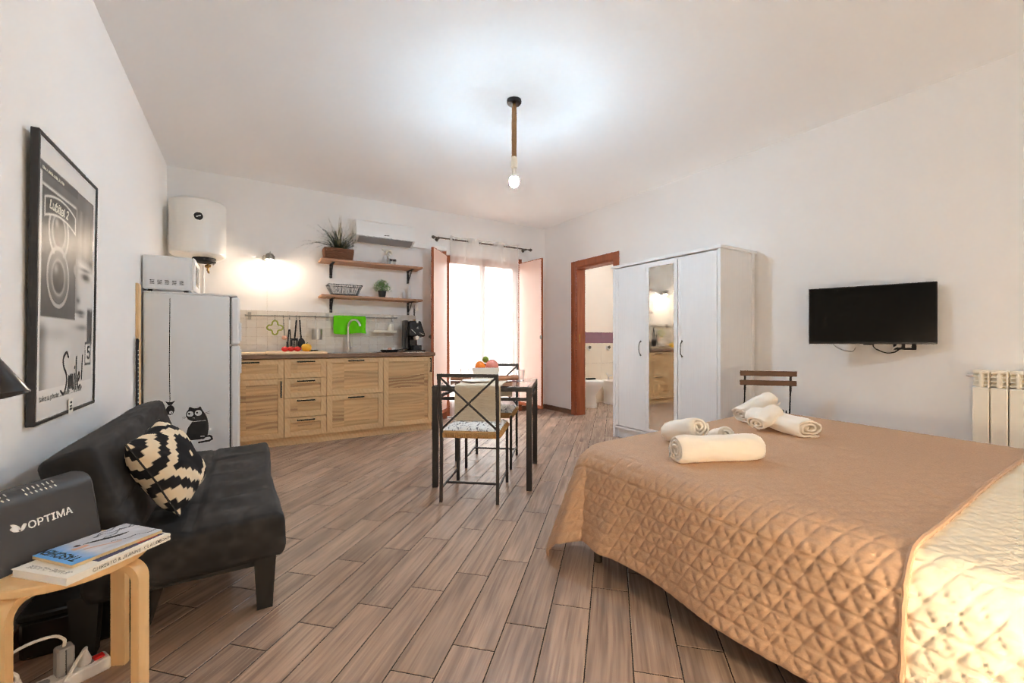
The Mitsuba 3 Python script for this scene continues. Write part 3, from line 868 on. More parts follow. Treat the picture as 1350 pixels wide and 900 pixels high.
def blade(base, az, length, lean, droop, w, n=9):
    t = np.linspace(0, 1, n)
    d = np.array([math.cos(az), math.sin(az) * 0.55, 0])
    out = lean * length * t + 0.25 * droop * length * t * t
    up = length * (t * math.sqrt(max(0.05, 1 - lean * lean)) - droop * t ** 2.4)
    P = np.asarray(base)[None] + out[:, None] * d[None] + np.c_[t * 0, t * 0, up]
    P[:, 1] = np.clip(P[:, 1], 5.16, YB - 0.012)
    P[:, 0] = np.minimum(P[:, 0], 1.105)
    side = np.array([-d[1], d[0], 0])
    side = side / np.linalg.norm(side)
    ww = w * (1 - 0.92 * t ** 1.5)
    A, Bp = P + side * ww[:, None], P - side * ww[:, None]
    M = P + np.array([0, 0, 1.0]) * ww[:, None] * 0.5
    V = np.vstack([A, M, Bp])
    F = []
    for i in range(n - 1):
        F += [[i, n + i, n + i + 1], [i, n + i + 1, i + 1], [n + i, 2 * n + i, 2 * n + i + 1], [n + i, 2 * n + i + 1, n + i + 1], [i, i + 1, 2 * n + i + 1], [i, 2 * n + i + 1, 2 * n + i]]
    return trimesh.Trimesh(V, F, process=False)


rg = np.random.default_rng(3)
for i in range(96):
    az = rg.uniform(0, 2 * PI)
    dry = i % 4 == 0
    L_ = rg.uniform(0.30, 0.62) * (1.05 if dry else 0.95)
    b0 = (0.945 + rg.normal(0, 0.022), 5.42 + rg.normal(0, 0.018), bz1 - 0.016)
    lean = rg.uniform(0.15, 0.92)
    obj(gp, 'leaf', blade(b0, az, L_, lean, rg.uniform(0.12, 0.75) if not dry else rg.uniform(0.05, 0.35), 0.0085 if not dry else 0.004), 'm_leafdry' if dry else 'm_leafdark', smooth=False)

# glass vases and shakers on the upper shelf
def bottle(name, x, y, z, r, h, lab, cat, m='m_solidglass', group=None, neck=0.5):
    return single(name, lathe([(0, 0), (r, 0), (r, h * 0.62), (r * neck, h * 0.8), (r * neck, h), (r * neck - 0.002, h), (r * neck - 0.002, h * 0.8), (r - 0.003, h * 0.61), (r - 0.003, 0.005), (0, 0.005)], (x, y, z), 18), m, lab, cat, group, smooth=40)


bottle('glass_vase', 1.462, 5.42, ZS1, 0.022, 0.105, 'small clear glass jar farthest left on the upper shelf', 'jar')
v2 = bottle('glass_vase', 1.512, 5.40, ZS1, 0.026, 0.12, 'clear glass vase with pale dried flowers on the upper shelf', 'vase')
fl = thing('dried_flowers', 'pale dried flowers in the small glass vase on the upper shelf', 'flowers')
rg = np.random.default_rng(5)
for i in range(7):
    a, l = rg.uniform(0, 2 * PI), rg.uniform(0.02, 0.06)
    top = (1.512 + l * math.cos(a), 5.40 + l * math.sin(a), ZS1 + rg.uniform(0.14, 0.205))
    obj(fl, 'stem', tube([(1.512, 5.40, ZS1 + 0.012), (1.512 + 0.006 * math.cos(a), 5.40 + 0.006 * math.sin(a), ZS1 + 0.11), top], 0.0012, 5), 'm_leafdry')
    obj(fl, 'flower', blob(top, 0.016, i, 0.3, 3, 2), 'm_cream', smooth=True)
for i, (x, lab) in enumerate(((1.556, 'dark-topped glass shaker beside the dried flowers'), (1.605, 'dark-topped glass shaker farthest right on the upper shelf'))):
    k = thing('salt_shaker', lab, 'shaker', 'glass shakers on the upper shelf')
    obj(k, 'jar', lathe([(0, 0), (0.016, 0), (0.014, 0.06), (0, 0.06)], (x, 5.42, ZS1), 14), 'm_steel')
    obj(k, 'lid', lathe([(0, 0.06), (0.02, 0.06), (0.02, 0.085), (0, 0.09)], (x, 5.42, ZS1), 14), 'm_blackmatt')

# wire dish rack and a small potted plant on the lower shelf
rk = thing('dish_rack', 'black wire dish rack on the lower shelf', 'dish rack')
x0, x1, y0, y1, z0, z1 = 0.865, 1.135, 5.335, 5.49, ZS2 + 0.006, ZS2 + 0.125
X0, X1, Y0, Y1 = x0 - 0.055, x1 + 0.055, y0 - 0.025, y1 + 0.025
obj(rk, 'rim', tube([(X0, Y0, z1), (X1, Y0, z1), (X1, Y1, z1), (X0, Y1, z1), (X0, Y0, z1), (X0 + 0.01, Y0, z1)], 0.004, 6), 'm_blackmatt')
obj(rk, 'base_wire', tube([(x0, y0, z0), (x1, y0, z0), (x1, y1, z0), (x0, y1, z0), (x0, y0, z0), (x0 + 0.01, y0, z0)], 0.004, 6), 'm_blackmatt')
for t in np.linspace(0, 1, 15):
    for (ya, yb) in ((y0, Y0), (y1, Y1)):
        obj(rk, 'wire', tube([(x0 + (x1 - x0) * t, ya, z0), (X0 + (X1 - X0) * t, yb, z1)], 0.0018, 5), 'm_blackmatt')
for t in np.linspace(0.15, 0.85, 5):
    for (xa, xb) in ((x0, X0), (x1, X1)):
        obj(rk, 'wire', tube([(xa, y0 + (y1 - y0) * t, z0), (xb, Y0 + (Y1 - Y0) * t, z1)], 0.0018, 5), 'm_blackmatt')
obj(rk, 'tray', box(x0 + 0.004, x1 - 0.004, y0 + 0.004, y1 - 0.004, ZS2, ZS2 + 0.02, 0.003), 'm_darkbox')
for x in (0.93, 1.07):
    obj(rk, 'handle', tube([(x - 0.018, Y0 - 0.004, z1), (x - 0.018, y0 - 0.012, z0 + 0.03), (x + 0.018, y0 - 0.012, z0 + 0.03), (x + 0.018, Y0 - 0.004, z1)], 0.003, 6), 'm_blackmatt')

pt = thing('plant_pot', 'small black pot on the lower shelf', 'pot')
obj(pt, 'pot', lathe([(0, 0), (0.036, 0), (0.05, 0.088), (0.054, 0.09), (0.048, 0.09), (0.036, 0.01), (0, 0.01)], (1.445, 5.41, ZS2), 22), 'm_blackmatt')
obj(pt, 'soil', disc((1.445, 5.41, ZS2 + 0.08), 0.046, 20, 0.006, (0, 0, 1)), 'm_soil')
hb = thing('bushy_plant', 'small bushy green plant in the black pot on the lower shelf', 'plant')
rg = np.random.default_rng(9)


def leafmesh(c, d, L_, w):
    d = d / np.linalg.norm(d)
    a = np.cross(d, [0, 0, 1.0])
    a = a / (np.linalg.norm(a) + 1e-9)
    nn = np.cross(a, d)
    P = [c, c + d * L_ * 0.45 + a * w + nn * 0.003, c + d * L_, c + d * L_ * 0.45 - a * w + nn * 0.003, c + d * L_ * 0.5 - nn * 0.002]
    return trimesh.Trimesh(P, [[0, 1, 4], [1, 2, 4], [2, 3, 4], [3, 0, 4], [0, 4, 1], [1, 4, 2], [2, 4, 3], [3, 4, 0]][:4], process=False)


for i in range(16):
    a, e = rg.uniform(0, 2 * PI), rg.uniform(0.15, 1.35)
    tip = np.array([1.445, 5.41, ZS2 + 0.085]) + np.array([math.cos(a) * math.cos(e) * 0.095, math.sin(a) * math.cos(e) * 0.07, math.sin(e) * 0.135])
    tip[1] = min(tip[1], 5.50)
    obj(hb, 'stem', tube([(1.445, 5.41, ZS2 + 0.08), tuple((np.array([1.445, 5.41, ZS2 + 0.1]) + tip) / 2 + (0, 0, 0.02)), tuple(tip)], 0.0015, 5), 'm_leaf')
lv = []
for i in range(330):
    a, e, r = rg.uniform(0, 2 * PI), rg.uniform(-0.15, 1.5), rg.uniform(0.45, 1.05)
    c = np.array([1.445 + math.cos(a) * math.cos(e) * 0.1 * r, 5.41 + math.sin(a) * math.cos(e) * 0.08 * r, ZS2 + 0.10 + math.sin(e) * 0.125 * r])
    d = np.array([math.cos(a), math.sin(a), 0.5 * math.sin(e)]) + rg.normal(0, 0.5, 3)
    lv.append((c, d, rg.uniform(0.018, 0.03)))
for i, (c, d, l) in enumerate(lv):
    lv[i] = leafmesh(c, d, l, l * 0.3)
k = obj(hb, 'foliage', J(*lv[:170]), 'm_leaf', smooth=False)
labels[k] = {'kind': 'stuff'}
k = obj(hb, 'young_foliage', J(*lv[170:]), 'm_leaflight', smooth=False, label='paler young leaves')
labels[k]['kind'] = 'stuff'
bottle('glass_bottle', 1.735, 5.43, ZS2, 0.024, 0.13, 'shorter clear glass bottle on the lower shelf', 'bottle')
bottle('glass_bottle', 1.80, 5.43, ZS2, 0.024, 0.19, 'taller clear glass bottle at the right of the lower shelf', 'bottle')
# small things hooked under the lower shelf
k = thing('pendant_bell', 'small white bell on a string hanging from the end of the lower shelf', 'bell')
obj(k, 'string', tube([(1.85, 5.275, 1.606), (1.85, 5.277, 1.575), (1.85, 5.277, 1.49)], 0.002, 5), 'm_cream')
obj(k, 'bell', lathe([(0, 0.05), (0.006, 0.05), (0.012, 0.02), (0.022, 0.0), (0.02, 0.0), (0.01, 0.018), (0, 0.04)], (1.85, 5.277, 1.452), 14), 'm_cream')
k = thing('bottle_opener', 'grey bottle opener hanging on the wall under the lower shelf', 'opener')
obj(k, 'strap', tube([(1.905, YB - 0.004, 1.56), (1.905, YB - 0.006, 1.50)], 0.003, 5), 'm_greyplastic')
obj(k, 'opener', box(1.895, 1.915, YB - 0.009, YB - 0.002, 1.405, 1.505, 0.003), 'm_pewter')

# ---------------------------------------------------------------- wall lamp
wl = thing('wall_lamp', 'small metal spot lamp glowing on the wall above the rail', 'lamp')
lx, ly, lz = 0.225, 5.425, 1.985
obj(wl, 'wall_plate', disc((lx - 0.035, YB - 0.008, lz + 0.01), 0.038, 24, 0.015, (0, 1, 0)), 'm_nickel')
obj(wl, 'arm', tube([(lx - 0.03, YB - 0.012, lz + 0.012), (lx - 0.02, ly + 0.03, lz + 0.045), (lx, ly, lz + 0.045)], 0.006, 8), 'm_nickel')
sh = [(0.0, 0.052), (0.02, 0.05), (0.038, 0.038), (0.048, 0.015), (0.050, -0.012), (0.049, -0.022), (0.0475, -0.022), (0.048, -0.012), (0.046, 0.015), (0.036, 0.036), (0.019, 0.047), (0.0, 0.049)]
obj(wl, 'shade', lathe(sh, (lx, ly, lz), 28), 'm_nickel', smooth=45)
obj(wl, 'finial', tube([(lx, ly, lz + 0.05), (lx + 0.004, ly, lz + 0.07)], 0.004, 8), 'm_nickel')
kb = obj(wl, 'bulb', lathe([(0, -0.052), (0.016, -0.048), (0.027, -0.034), (0.029, -0.018), (0.016, 0.006), (0, 0.01)], (lx, ly, lz), 20), None, smooth=True)
scene[kb]['emitter'] = {'type': 'area', 'radiance': {'type': 'rgb', 'value': WALL_LAMP}}
obj(wl, 'cord', tube([(lx - 0.035, YB - 0.004, lz - 0.03), (0.203, YB - 0.004, 1.80), (0.203, YB - 0.004, 1.42)], 0.0025, 5), 'm_cable')

# ---------------------------------------------------------------- air conditioner and its duct
ac = thing('air_conditioner', 'white wall air conditioner above the upper shelf', 'air conditioner')
ax0, ax1, ay0, az0, az1 = 1.125, 1.845, 5.345, 2.285, 2.545
prof = sg.Polygon([(0, az0 + 0.03), (0, az1), (-0.15, az1), (-0.19, az1 - 0.03), (-0.205, az1 - 0.12), (-0.20, az0 + 0.055), (-0.185, az0 + 0.045), (-0.10, az0 + 0.005), (-0.04, az0)])
obj(ac, 'body', frame(prism(prof, ax1 - ax0), (ax0, YB, 0), (0, 1, 0), (0, 0, 1), (1, 0, 0)), 'm_white')
flap = sg.Polygon([(-0.203, az0 + 0.052), (-0.190, az0 + 0.036), (-0.10, az0 - 0.006), (-0.095, az0 + 0.0), (-0.186, az0 + 0.044)])
obj(ac, 'louvre', frame(prism(flap, ax1 - ax0 - 0.06), (ax0 + 0.03, YB, 0), (0, 1, 0), (0, 0, 1), (1, 0, 0)), 'm_greyplastic')
obj(ac, 'front_seam', box(ax0 + 0.004, ax1 - 0.004, YB - 0.2045, YB - 0.2015, az0 + 0.056, az0 + 0.059), 'm_greyplastic')
obj(ac, 'badge', box(1.455, 1.52, YB - 0.2065, YB - 0.204, az0 + 0.085, az0 + 0.094), 'm_inkgrey', label='small grey badge')
obj(ac, 'indicator', disc((1.22, YB - 0.206, az0 + 0.115), 0.009, 12, 0.003, (0, 1, 0)), 'm_whitegloss')
single('cable_duct', box(ax1, WX0 - 0.02, YB - 0.065, YB, 2.305, 2.37, 0.004), 'm_white', 'white cable duct between air conditioner and shutter', 'duct')
# ================================================================ fridge corner
FY0, FY1 = 4.20, 4.75
fr = thing('fridge', 'white fridge freezer with a black cat sticker on its side', 'fridge')
obj(fr, 'body', box(-0.655, -0.112, FY0, FY1, 0.03, 1.432, 0.008), 'm_fridge')
obj(fr, 'top', box(-0.655, -0.06, FY0 - 0.002, FY1 + 0.002, 1.432, 1.447, 0.006), 'm_fridge')
d1 = obj(fr, 'door', box(-0.104, -0.045, FY0, FY1, 0.06, 1.03, 0.012), 'm_fridge')
d2 = obj(fr, 'freezer_door', box(-0.104, -0.045, FY0, FY1, 1.04, 1.428, 0.012), 'm_fridge')
obj(fr, 'gasket', J(box(-0.112, -0.104, FY0 + 0.006, FY1 - 0.006, 0.065, 1.025), box(-0.112, -0.104, FY0 + 0.006, FY1 - 0.006, 1.045, 1.424)), 'm_darkbox')
obj(d1, 'handle', box(-0.045, -0.030, FY0 + 0.03, FY0 + 0.055, 0.80, 1.0, 0.004), 'm_fridge')
obj(d2, 'handle', box(-0.045, -0.030, FY0 + 0.03, FY0 + 0.055, 1.07, 1.22, 0.004), 'm_fridge')
obj(fr, 'hinge', box(-0.10, -0.055, FY0 + 0.005, FY0 + 0.05, 1.0305, 1.0395), 'm_greyplastic')
for x in (-0.62, -0.16):
    for y in (FY0 + 0.05, FY1 - 0.05):
        obj(fr, 'foot', lathe([(0, 0), (0.02, 0), (0.02, 0.03), (0, 0.03)], (x, y, 0.0005), 12), 'm_blackmatt')


def sticker(poly, d=0.0012):
    return frame(prism(poly, d), (0, FY0, 0), (1, 0, 0), (0, 0, 1), (0, -1, 0))


# cat sticker (drawn in x, z metres on the fridge side)
body = sg.Polygon([(-0.395, 0.335), (-0.39, 0.30), (-0.365, 0.292), (-0.285, 0.292), (-0.262, 0.315), (-0.254, 0.36), (-0.256, 0.42), (-0.268, 0.47), (-0.285, 0.505), (-0.298, 0.528), (-0.306, 0.553), (-0.320, 0.536),
                   (-0.35, 0.537), (-0.376, 0.552), (-0.380, 0.53), (-0.393, 0.512), (-0.396, 0.485), (-0.385, 0.458), (-0.368, 0.447), (-0.352, 0.44), (-0.368, 0.415), (-0.386, 0.38)]).buffer(-0.004).buffer(0.006)
tail = sg.LineString([(-0.275, 0.308), (-0.245, 0.312), (-0.232, 0.30), (-0.230, 0.284), (-0.25, 0.273), (-0.285, 0.270), (-0.315, 0.266)]).buffer(0.0068)
whisk = shapely.union_all([sg.LineString(a).buffer(0.0012) for a in ([(-0.40, 0.468), (-0.418, 0.462)], [(-0.40, 0.474), (-0.42, 0.474)], [(-0.275, 0.497), (-0.243, 0.508)], [(-0.272, 0.492), (-0.246, 0.492)])])
eyes = [sg.Point(-0.371, 0.496).buffer(0.0215), sg.Point(-0.319, 0.500).buffer(0.0225)]
cat = body.union(tail).union(whisk)
cat = cat.difference(sg.LineString([(-0.362, 0.434), (-0.268, 0.437)]).buffer(0.002)).difference(sg.LineString([(-0.303, 0.313), (-0.282, 0.313)]).buffer(0.0035)).difference(sg.LineString([(-0.352, 0.466), (-0.342, 0.462)]).buffer(0.002))
for e in eyes:
    cat = cat.difference(e)
cat = cat.union(sg.Point(-0.378, 0.499).buffer(0.0075)).union(sg.Point(-0.327, 0.503).buffer(0.0075))
obj(fr, 'cat_sticker', sticker(cat), 'm_ink', label='black sticker of a sitting cat', smooth=False)
fish = sg.Polygon([(-0.526, 0.607), (-0.496, 0.596), (-0.463, 0.607), (-0.487, 0.575), (-0.505, 0.575)]).union(sa_.scale(sg.Point(-0.494, 0.537).buffer(0.03), 0.86, 1.25)).difference(sg.Point(-0.489, 0.518).buffer(0.0115)).union(sg.Point(-0.487, 0.516).buffer(0.004))
obj(fr, 'fish_sticker', sticker(fish.union(sg.LineString([(-0.496, 0.595), (-0.5, 0.9), (-0.496, 1.395)]).buffer(0.0022))), 'm_ink', label='black sticker of a fish on a line', smooth=False)

# microwave on the fridge, its door towards the room
mw = thing('microwave', 'white microwave oven standing on the fridge', 'microwave')
mx0, mx1, my0, my1, mz0, mz1 = -0.668, -0.365, 4.25, 4.70, 1.468, 1.73
obj(mw, 'body', box(mx0, mx1, my0, my1, mz0, mz1, 0.008), 'm_fridge')
obj(mw, 'side_panel', box(mx0 + 0.02, mx1 - 0.02, my0 - 0.003, my0, mz0 + 0.02, mz1 - 0.018, 0.0015), 'm_fridge')
obj(mw, 'front', box(mx1, mx1 + 0.022, my0, my1, mz0, mz1, 0.01), 'm_white')
obj(mw, 'window', box(mx1 + 0.022, mx1 + 0.024, my0 + 0.05, my1 - 0.14, mz0 + 0.05, mz1 - 0.05, 0.001), 'm_blackgloss')
for i in range(5):
    for j in range(4):
        obj(mw, 'vent', box(mx0 + 0.045 + i * 0.045, mx0 + 0.072 + i * 0.045, my0 - 0.0045, my0 - 0.003, mz0 + 0.04 + j * 0.009, mz0 + 0.0445 + j * 0.009), 'm_darkbox')
for x in (mx0 + 0.04, mx1 - 0.04):
    for y in (my0 + 0.04, my1 - 0.04):
        obj(mw, 'foot', lathe([(0, 0), (0.014, 0), (0.016, 0.0205), (0, 0.0205)], (x, y, 1.4475), 12), 'm_blackmatt')

# boiler on the kitchen wall
bo = thing('water_boiler', 'white round-fronted water boiler on the wall in the corner', 'boiler')
bc = (-0.402, 5.295)
obj(bo, 'tank', lathe([(0, 0.002), (0.17, 0.0), (0.21, 0.004), (0.228, 0.018), (0.232, 0.03), (0.232, 0.51), (0.226, 0.53), (0.20, 0.548), (0.12, 0.556), (0, 0.56)], (bc[0], bc[1], 1.905), 56), 'm_boiler', smooth=35)
obj(bo, 'bracket', J(box(bc[0] - 0.15, bc[0] + 0.15, bc[1] + 0.17, YB, 2.30, 2.36, 0.003), box(bc[0] - 0.15, bc[0] + 0.15, bc[1] + 0.17, YB, 2.02, 2.08, 0.003)), 'm_greyplastic')
dirn = np.array([0.08, -1.0, 0])
dirn /= np.linalg.norm(dirn)
gc = np.array([bc[0], bc[1], 2.262]) + dirn * 0.231
obj(bo, 'gauge', disc(gc, 0.036, 28, 0.012, dirn), 'm_blackgloss')
obj(bo, 'gauge_needle', frame(box(-0.018, 0.018, -0.004, 0.004, 0, 0.002), gc + dirn * 0.007, (0.93, 0.07, 0.36), (-0.35, 0.0, 0.93), tuple(dirn)), 'm_white')
obj(bo, 'control_box', lathe([(0, 0), (0.085, 0.0), (0.10, 0.01), (0.10, 0.045), (0, 0.045)], (bc[0] + 0.045, bc[1] + 0.05, 1.862), 28), 'm_blackmatt')
obj(bo, 'valve', J(tube([(-0.33, 5.40, 1.90), (-0.33, 5.40, 1.79)], 0.011, 10), disc((-0.33, 5.375, 1.835), 0.016, 12, 0.05, (0.6, -0.8, 0)), tube([(-0.33, 5.40, 1.79), (-0.322, 5.39, 1.765)], 0.008, 8)), 'm_brass')
obj(bo, 'drain_elbow', tube([(-0.285, 5.36, 1.905), (-0.285, 5.36, 1.86), (-0.27, 5.35, 1.845)], 0.013, 10), 'm_chrome')
for i, (x, m) in enumerate(((-0.418, 'm_brass'), (-0.372, 'm_white'))):
    obj(bo, 'pipe', tube([(x, 5.50, 1.862), (x, 5.50, 0.95)], 0.011, 10), m, label=('copper-coloured pipe', 'white pipe')[i])

# narrow boards between fridge and wall
single('folded_table_board', box(-0.679, -0.662, 4.08, 4.18, 0.0005, 1.49, 0.004), 'm_birch', 'tall pale wooden board standing between wall and fridge', 'board')
k = thing('drying_rack', 'folded black and white drying rack hanging at the fridge edge', 'drying rack')
for y in (4.02, 4.055):
    obj(k, 'frame_bar', tube([(-0.662, y, 0.45), (-0.662, y, 1.06)] + [(-0.662, y + 0.008 * (1 - math.cos(a)), 1.06 + 0.02 * math.sin(a)) for a in np.linspace(0.3, PI, 6)], 0.006, 8), 'm_blackmatt')
for j in range(34):
    obj(k, 'slat', box(-0.664, -0.655, 4.024, 4.052, 0.50 + j * 0.0155, 0.508 + j * 0.0155, 0.001), 'm_blackmatt' if j % 2 else 'm_white')
obj(k, 'foot', box(-0.675, -0.65, 4.01, 4.065, 0.0005, 0.45, 0.003), 'm_blackmatt')
# ================================================================ French door: rod, curtain, shutters
rd = thing('curtain_rod', 'dark metal curtain rod above the French door', 'curtain rod')
RY, RZ = 5.465, 2.468
obj(rd, 'rod', tube([(2.15, RY, RZ), (3.71, RY, RZ)], 0.009, 10), 'm_pewter')
for x in (2.14, 3.72):
    obj(rd, 'finial', J(blob((x, RY, RZ), 0.022, 1, 0, 1, 2), disc((x + (0.018 if x < 3 else -0.018), RY, RZ), 0.014, 14, 0.012, (1, 0, 0))), 'm_pewter', smooth=40)
for x in (2.22, 3.63):
    obj(rd, 'bracket', J(box(x - 0.012, x + 0.012, RY - 0.012, YB, RZ - 0.013, RZ - 0.008, 0.001), ring((x, RY, RZ), 0.012, 0.004, (1, 0, 0), 16), disc((x, YB - 0.004, RZ - 0.01), 0.025, 16, 0.008, (0, 1, 0))), 'm_pewter')
ct = thing('curtain', 'sheer white curtain hanging over the French door', 'curtain')
CX0, CX1 = 2.375, 3.485
NW = 2.72


def curt(u, v):
    hd = np.exp(-v / 0.28)
    y = RY + 0.034 * np.cos(2 * PI * NW * (u - 0.145)) * (0.35 + 0.65 * hd) + 0.013 * np.sin(2 * PI * 9.3 * u + 0.9 * np.sin(v * 4 + u * 7)) * (1 - hd) + 0.012 * v * np.sin(u * 31 + 1)
    x = CX0 + (CX1 - CX0) * u + 0.006 * np.sin(2 * PI * 9.3 * u * 2) * (1 - hd)
    z = 2.515 - v * 2.49
    return x, y, z


cm_, _, _ = grid(260, 60, curt)
obj(ct, 'fabric', cm_, 'm_curtain', smooth=True)
for i, u in enumerate([0.145 + (k * 0.5 + 0.25) / NW for k in range(-1, 5)]):
    obj(ct, 'eyelet', ring((CX0 + (CX1 - CX0) * u, RY, RZ), 0.021, 0.0045, (1, 0.45 * (-1) ** i, 0), 18), 'm_chrome')


def shutter(hx, hy, ang, label, flip):
    """inner shutter leaf: brown frame round a flat panel"""
    k = thing('shutter', label, 'shutter', 'wooden inner shutters of the French door')
    ex = np.array([math.cos(ang), math.sin(ang), 0])
    ey = np.array([-math.sin(ang), math.cos(ang), 0])
    z0, z1, w = 0.105, 2.25, 0.55

    def F(m):
        return frame(m, (hx, hy, 0), ex, ey, (0, 0, 1))
    obj(k, 'frame', F(J(box(0, 0.010, -0.017, 0.017, z0, z1, 0.003), box(w - 0.010, w, -0.017, 0.017, z0, z1, 0.003), box(0.010, w - 0.010, -0.017, 0.017, z1 - 0.010, z1, 0.003), box(0.010, w - 0.010, -0.017, 0.017, z0, z0 + 0.05, 0.003))), 'm_mahog')
    obj(k, 'panel', F(box(0.008, w - 0.008, -0.014, 0.014, z0 + 0.045, z1 - 0.008)), 'm_shutter', label='lighter flat panel')
    obj(k, 'latch', F(J(box(w - 0.03, w + 0.022, -0.022, -0.016, 1.10, 1.15, 0.002), disc((w + 0.012, -0.03, 1.125), 0.016, 12, 0.018, (0, 1, 0)))), 'm_pewter')
    for z in (0.35, 1.15, 1.95):
        obj(k, 'hinge', F(tube([(-0.004, 0, z - 0.04), (-0.004, 0, z + 0.04)], 0.007, 8)), 'm_brass')


shutter(2.345, 5.512, math.atan2(-0.415, -0.361), 'open wooden shutter at the left of the curtain beside the worktop', 1)
shutter(3.548, 5.512, math.atan2(-0.551, 0.03), 'open wooden shutter at the right of the curtain near the corner', -1)

# ================================================================ dining table and chairs
tc = np.array([1.667, 3.036])
TA = math.atan2(-0.618, 0.786)
tex, tey = np.array([math.cos(TA), math.sin(TA), 0]), np.array([-math.sin(TA), math.cos(TA), 0])


def TB(m):
    return frame(m, (tc[0], tc[1], 0), tex, tey, (0, 0, 1))


tb = thing('dining_table', 'black metal dining table with a glass top', 'table')
hw = 0.365
for sx in (-1, 1):
    for sy in (-1, 1):
        x, y = sx * (hw - 0.02), sy * (hw - 0.02)
        obj(tb, 'leg', TB(box(x - 0.02, x + 0.02, y - 0.02, y + 0.02, 0.0003, 0.738, 0.002)), 'm_chair')
for (x0, x1, y0, y1) in ((-hw + 0.04, hw - 0.04, -hw + 0.002, -hw + 0.037), (-hw + 0.04, hw - 0.04, hw - 0.037, hw - 0.002), (-hw + 0.002, -hw + 0.037, -hw + 0.04, hw - 0.04), (hw - 0.037, hw - 0.002, -hw + 0.04, hw - 0.04)):
    obj(tb, 'apron', TB(box(x0, x1, y0, y1, 0.705, 0.738, 0.002)), 'm_chair')
for (p, q) in (((-hw + 0.03, -hw + 0.02), (hw - 0.03, -hw + 0.02)), ((-hw + 0.03, hw - 0.02), (hw - 0.03, hw - 0.02)), ((-hw + 0.02, -hw + 0.03), (-hw + 0.02, hw - 0.03)), ((hw - 0.02, -hw + 0.03), (hw - 0.02, hw - 0.03))):
    obj(tb, 'rail', TB(bar((p[0], p[1], 0.650), (q[0], q[1], 0.650), 0.02, 0.022)), 'm_chair')
obj(tb, 'glass_top', TB(box(-hw, hw, -hw, hw, 0.7395, 0.7475, 0.0015)), 'm_solidglass', smooth=False)
ZT = 0.748
# runner across the table, hanging at both sides
rw = 0.167
prof_r = [(-hw - 0.0075, 0.495 + 0.02 * i) for i in range(12)] + [(-hw - 0.006, ZT - 0.004), (-hw + 0.004, ZT + 0.002)] + [(y, ZT + 0.002) for y in np.linspace(-hw + 0.03, hw - 0.03, 14)] + [(hw - 0.004, ZT + 0.002), (hw + 0.006, ZT - 0.004)] + [(hw + 0.0075, 0.735 - 0.02 * i) for i in range(9)]
prof_r = np.array(prof_r)
si = np.linspace(0, len(prof_r) - 1, 60)
PY, PZ = np.interp(si, range(len(prof_r)), prof_r[:, 0]), np.interp(si, range(len(prof_r)), prof_r[:, 1])


def run(u, v):
    y, z = np.interp(v, np.linspace(0, 1, 60), PY), np.interp(v, np.linspace(0, 1, 60), PZ)
    hang = np.clip((ZT - z) / 0.25, 0, 1)
    return -0.025 + (u - 0.5) * 2 * rw * (1 + 0.01 * np.sin(v * 9)), y - np.sign(-y) * 0 + np.sign(y) * hang * (0.004 + 0.004 * np.sin(u * 9)), z


rm, _, _ = grid(24, 90, run)
single('table_runner', TB(thicken(rm, 24, 90, 0.0016)), 'm_linen', 'beige linen runner across the glass table, hanging over its front edge', 'table runner', smooth=40)


def to_tab(x, y):
    d = np.array([x, y]) - tc
    return float(d @ tex[:2]), float(d @ tey[:2])


# fruit bowl
bw = thing('fruit_bowl', 'white oblong bowl of fruit on the beige runner', 'bowl')
bx, by = -0.062, 0.215
RO = lambda m: TB(rotz(m, math.degrees(-TA) - 32, (bx, by, 0)))
outer = hull(np.vstack([np.c_[p, np.full(len(p), z)] for z, s in ((ZT + 0.0025, 0.82), (ZT + 0.098, 1.0)) for p in [np.array(sg.box(-0.105 * s, -0.075 * s, 0.105 * s, 0.075 * s).buffer(0.012 * s, 4).exterior.coords)]]))
inner = hull(np.vstack([np.c_[p, np.full(len(p), z)] for z, s in ((ZT + 0.034, 0.80), (ZT + 0.105, 0.97)) for p in [np.array(sg.box(-0.105 * s, -0.075 * s, 0.105 * s, 0.075 * s).buffer(0.010 * s, 4).exterior.coords)]]))


def mf(m):
    return m3.Manifold(m3.Mesh(np.asarray(m.vertices, np.float32), np.asarray(m.faces, np.uint32)))


def tri(M):
    k = M.to_mesh()
    return trimesh.Trimesh(np.array(k.vert_properties[:, :3], float), np.array(k.tri_verts), process=True)


obj(bw, 'body', RO(tri(mf(outer) - mf(inner))), 'm_ceramic')
for nm, c, r, m, lab in (('orange', (-0.052, -0.022, 0.102), 0.044, 'm_orange', 'bright orange fruit at the front left of the white bowl'), ('orange', (-0.06, 0.03, 0.112), 0.036, 'm_orange', 'second orange, behind in the white bowl'),
                         ('grapefruit', (0.048, -0.008, 0.110), 0.054, 'm_pinkfruit', 'large pink grapefruit at the right of the white bowl'), ('lime', (-0.008, 0.01, 0.162), 0.028, 'm_lime', 'small dark green lime on top of the fruit')):
    k = thing(nm, lab, nm)
    obj(k, 'fruit', RO(blob((c[0], c[1], ZT + c[2]), r, 2, 0.03, 2, 3)), m, smooth=True)
    obj(k, 'stem_end', RO(blob((c[0] + 0.2 * r, c[1] - 0.3 * r, ZT + c[2] + 0.93 * r), 0.004, 0, 0, 1, 1, (1, 1, 0.6))), 'm_leaf', smooth=True)
# plates, rolled napkins, glasses
for (x, y, lab) in ((-0.08, -0.13, 'white dinner plate on the beige runner at the near side of the glass table'),):
    single('dinner_plate', TB(lathe([(0, 0), (0.075, 0), (0.112, 0.013), (0.114, 0.016), (0.075, 0.005), (0, 0.004)], (x, y, ZT + 0.0025), 36)), 'm_ceramic', lab, 'plate')


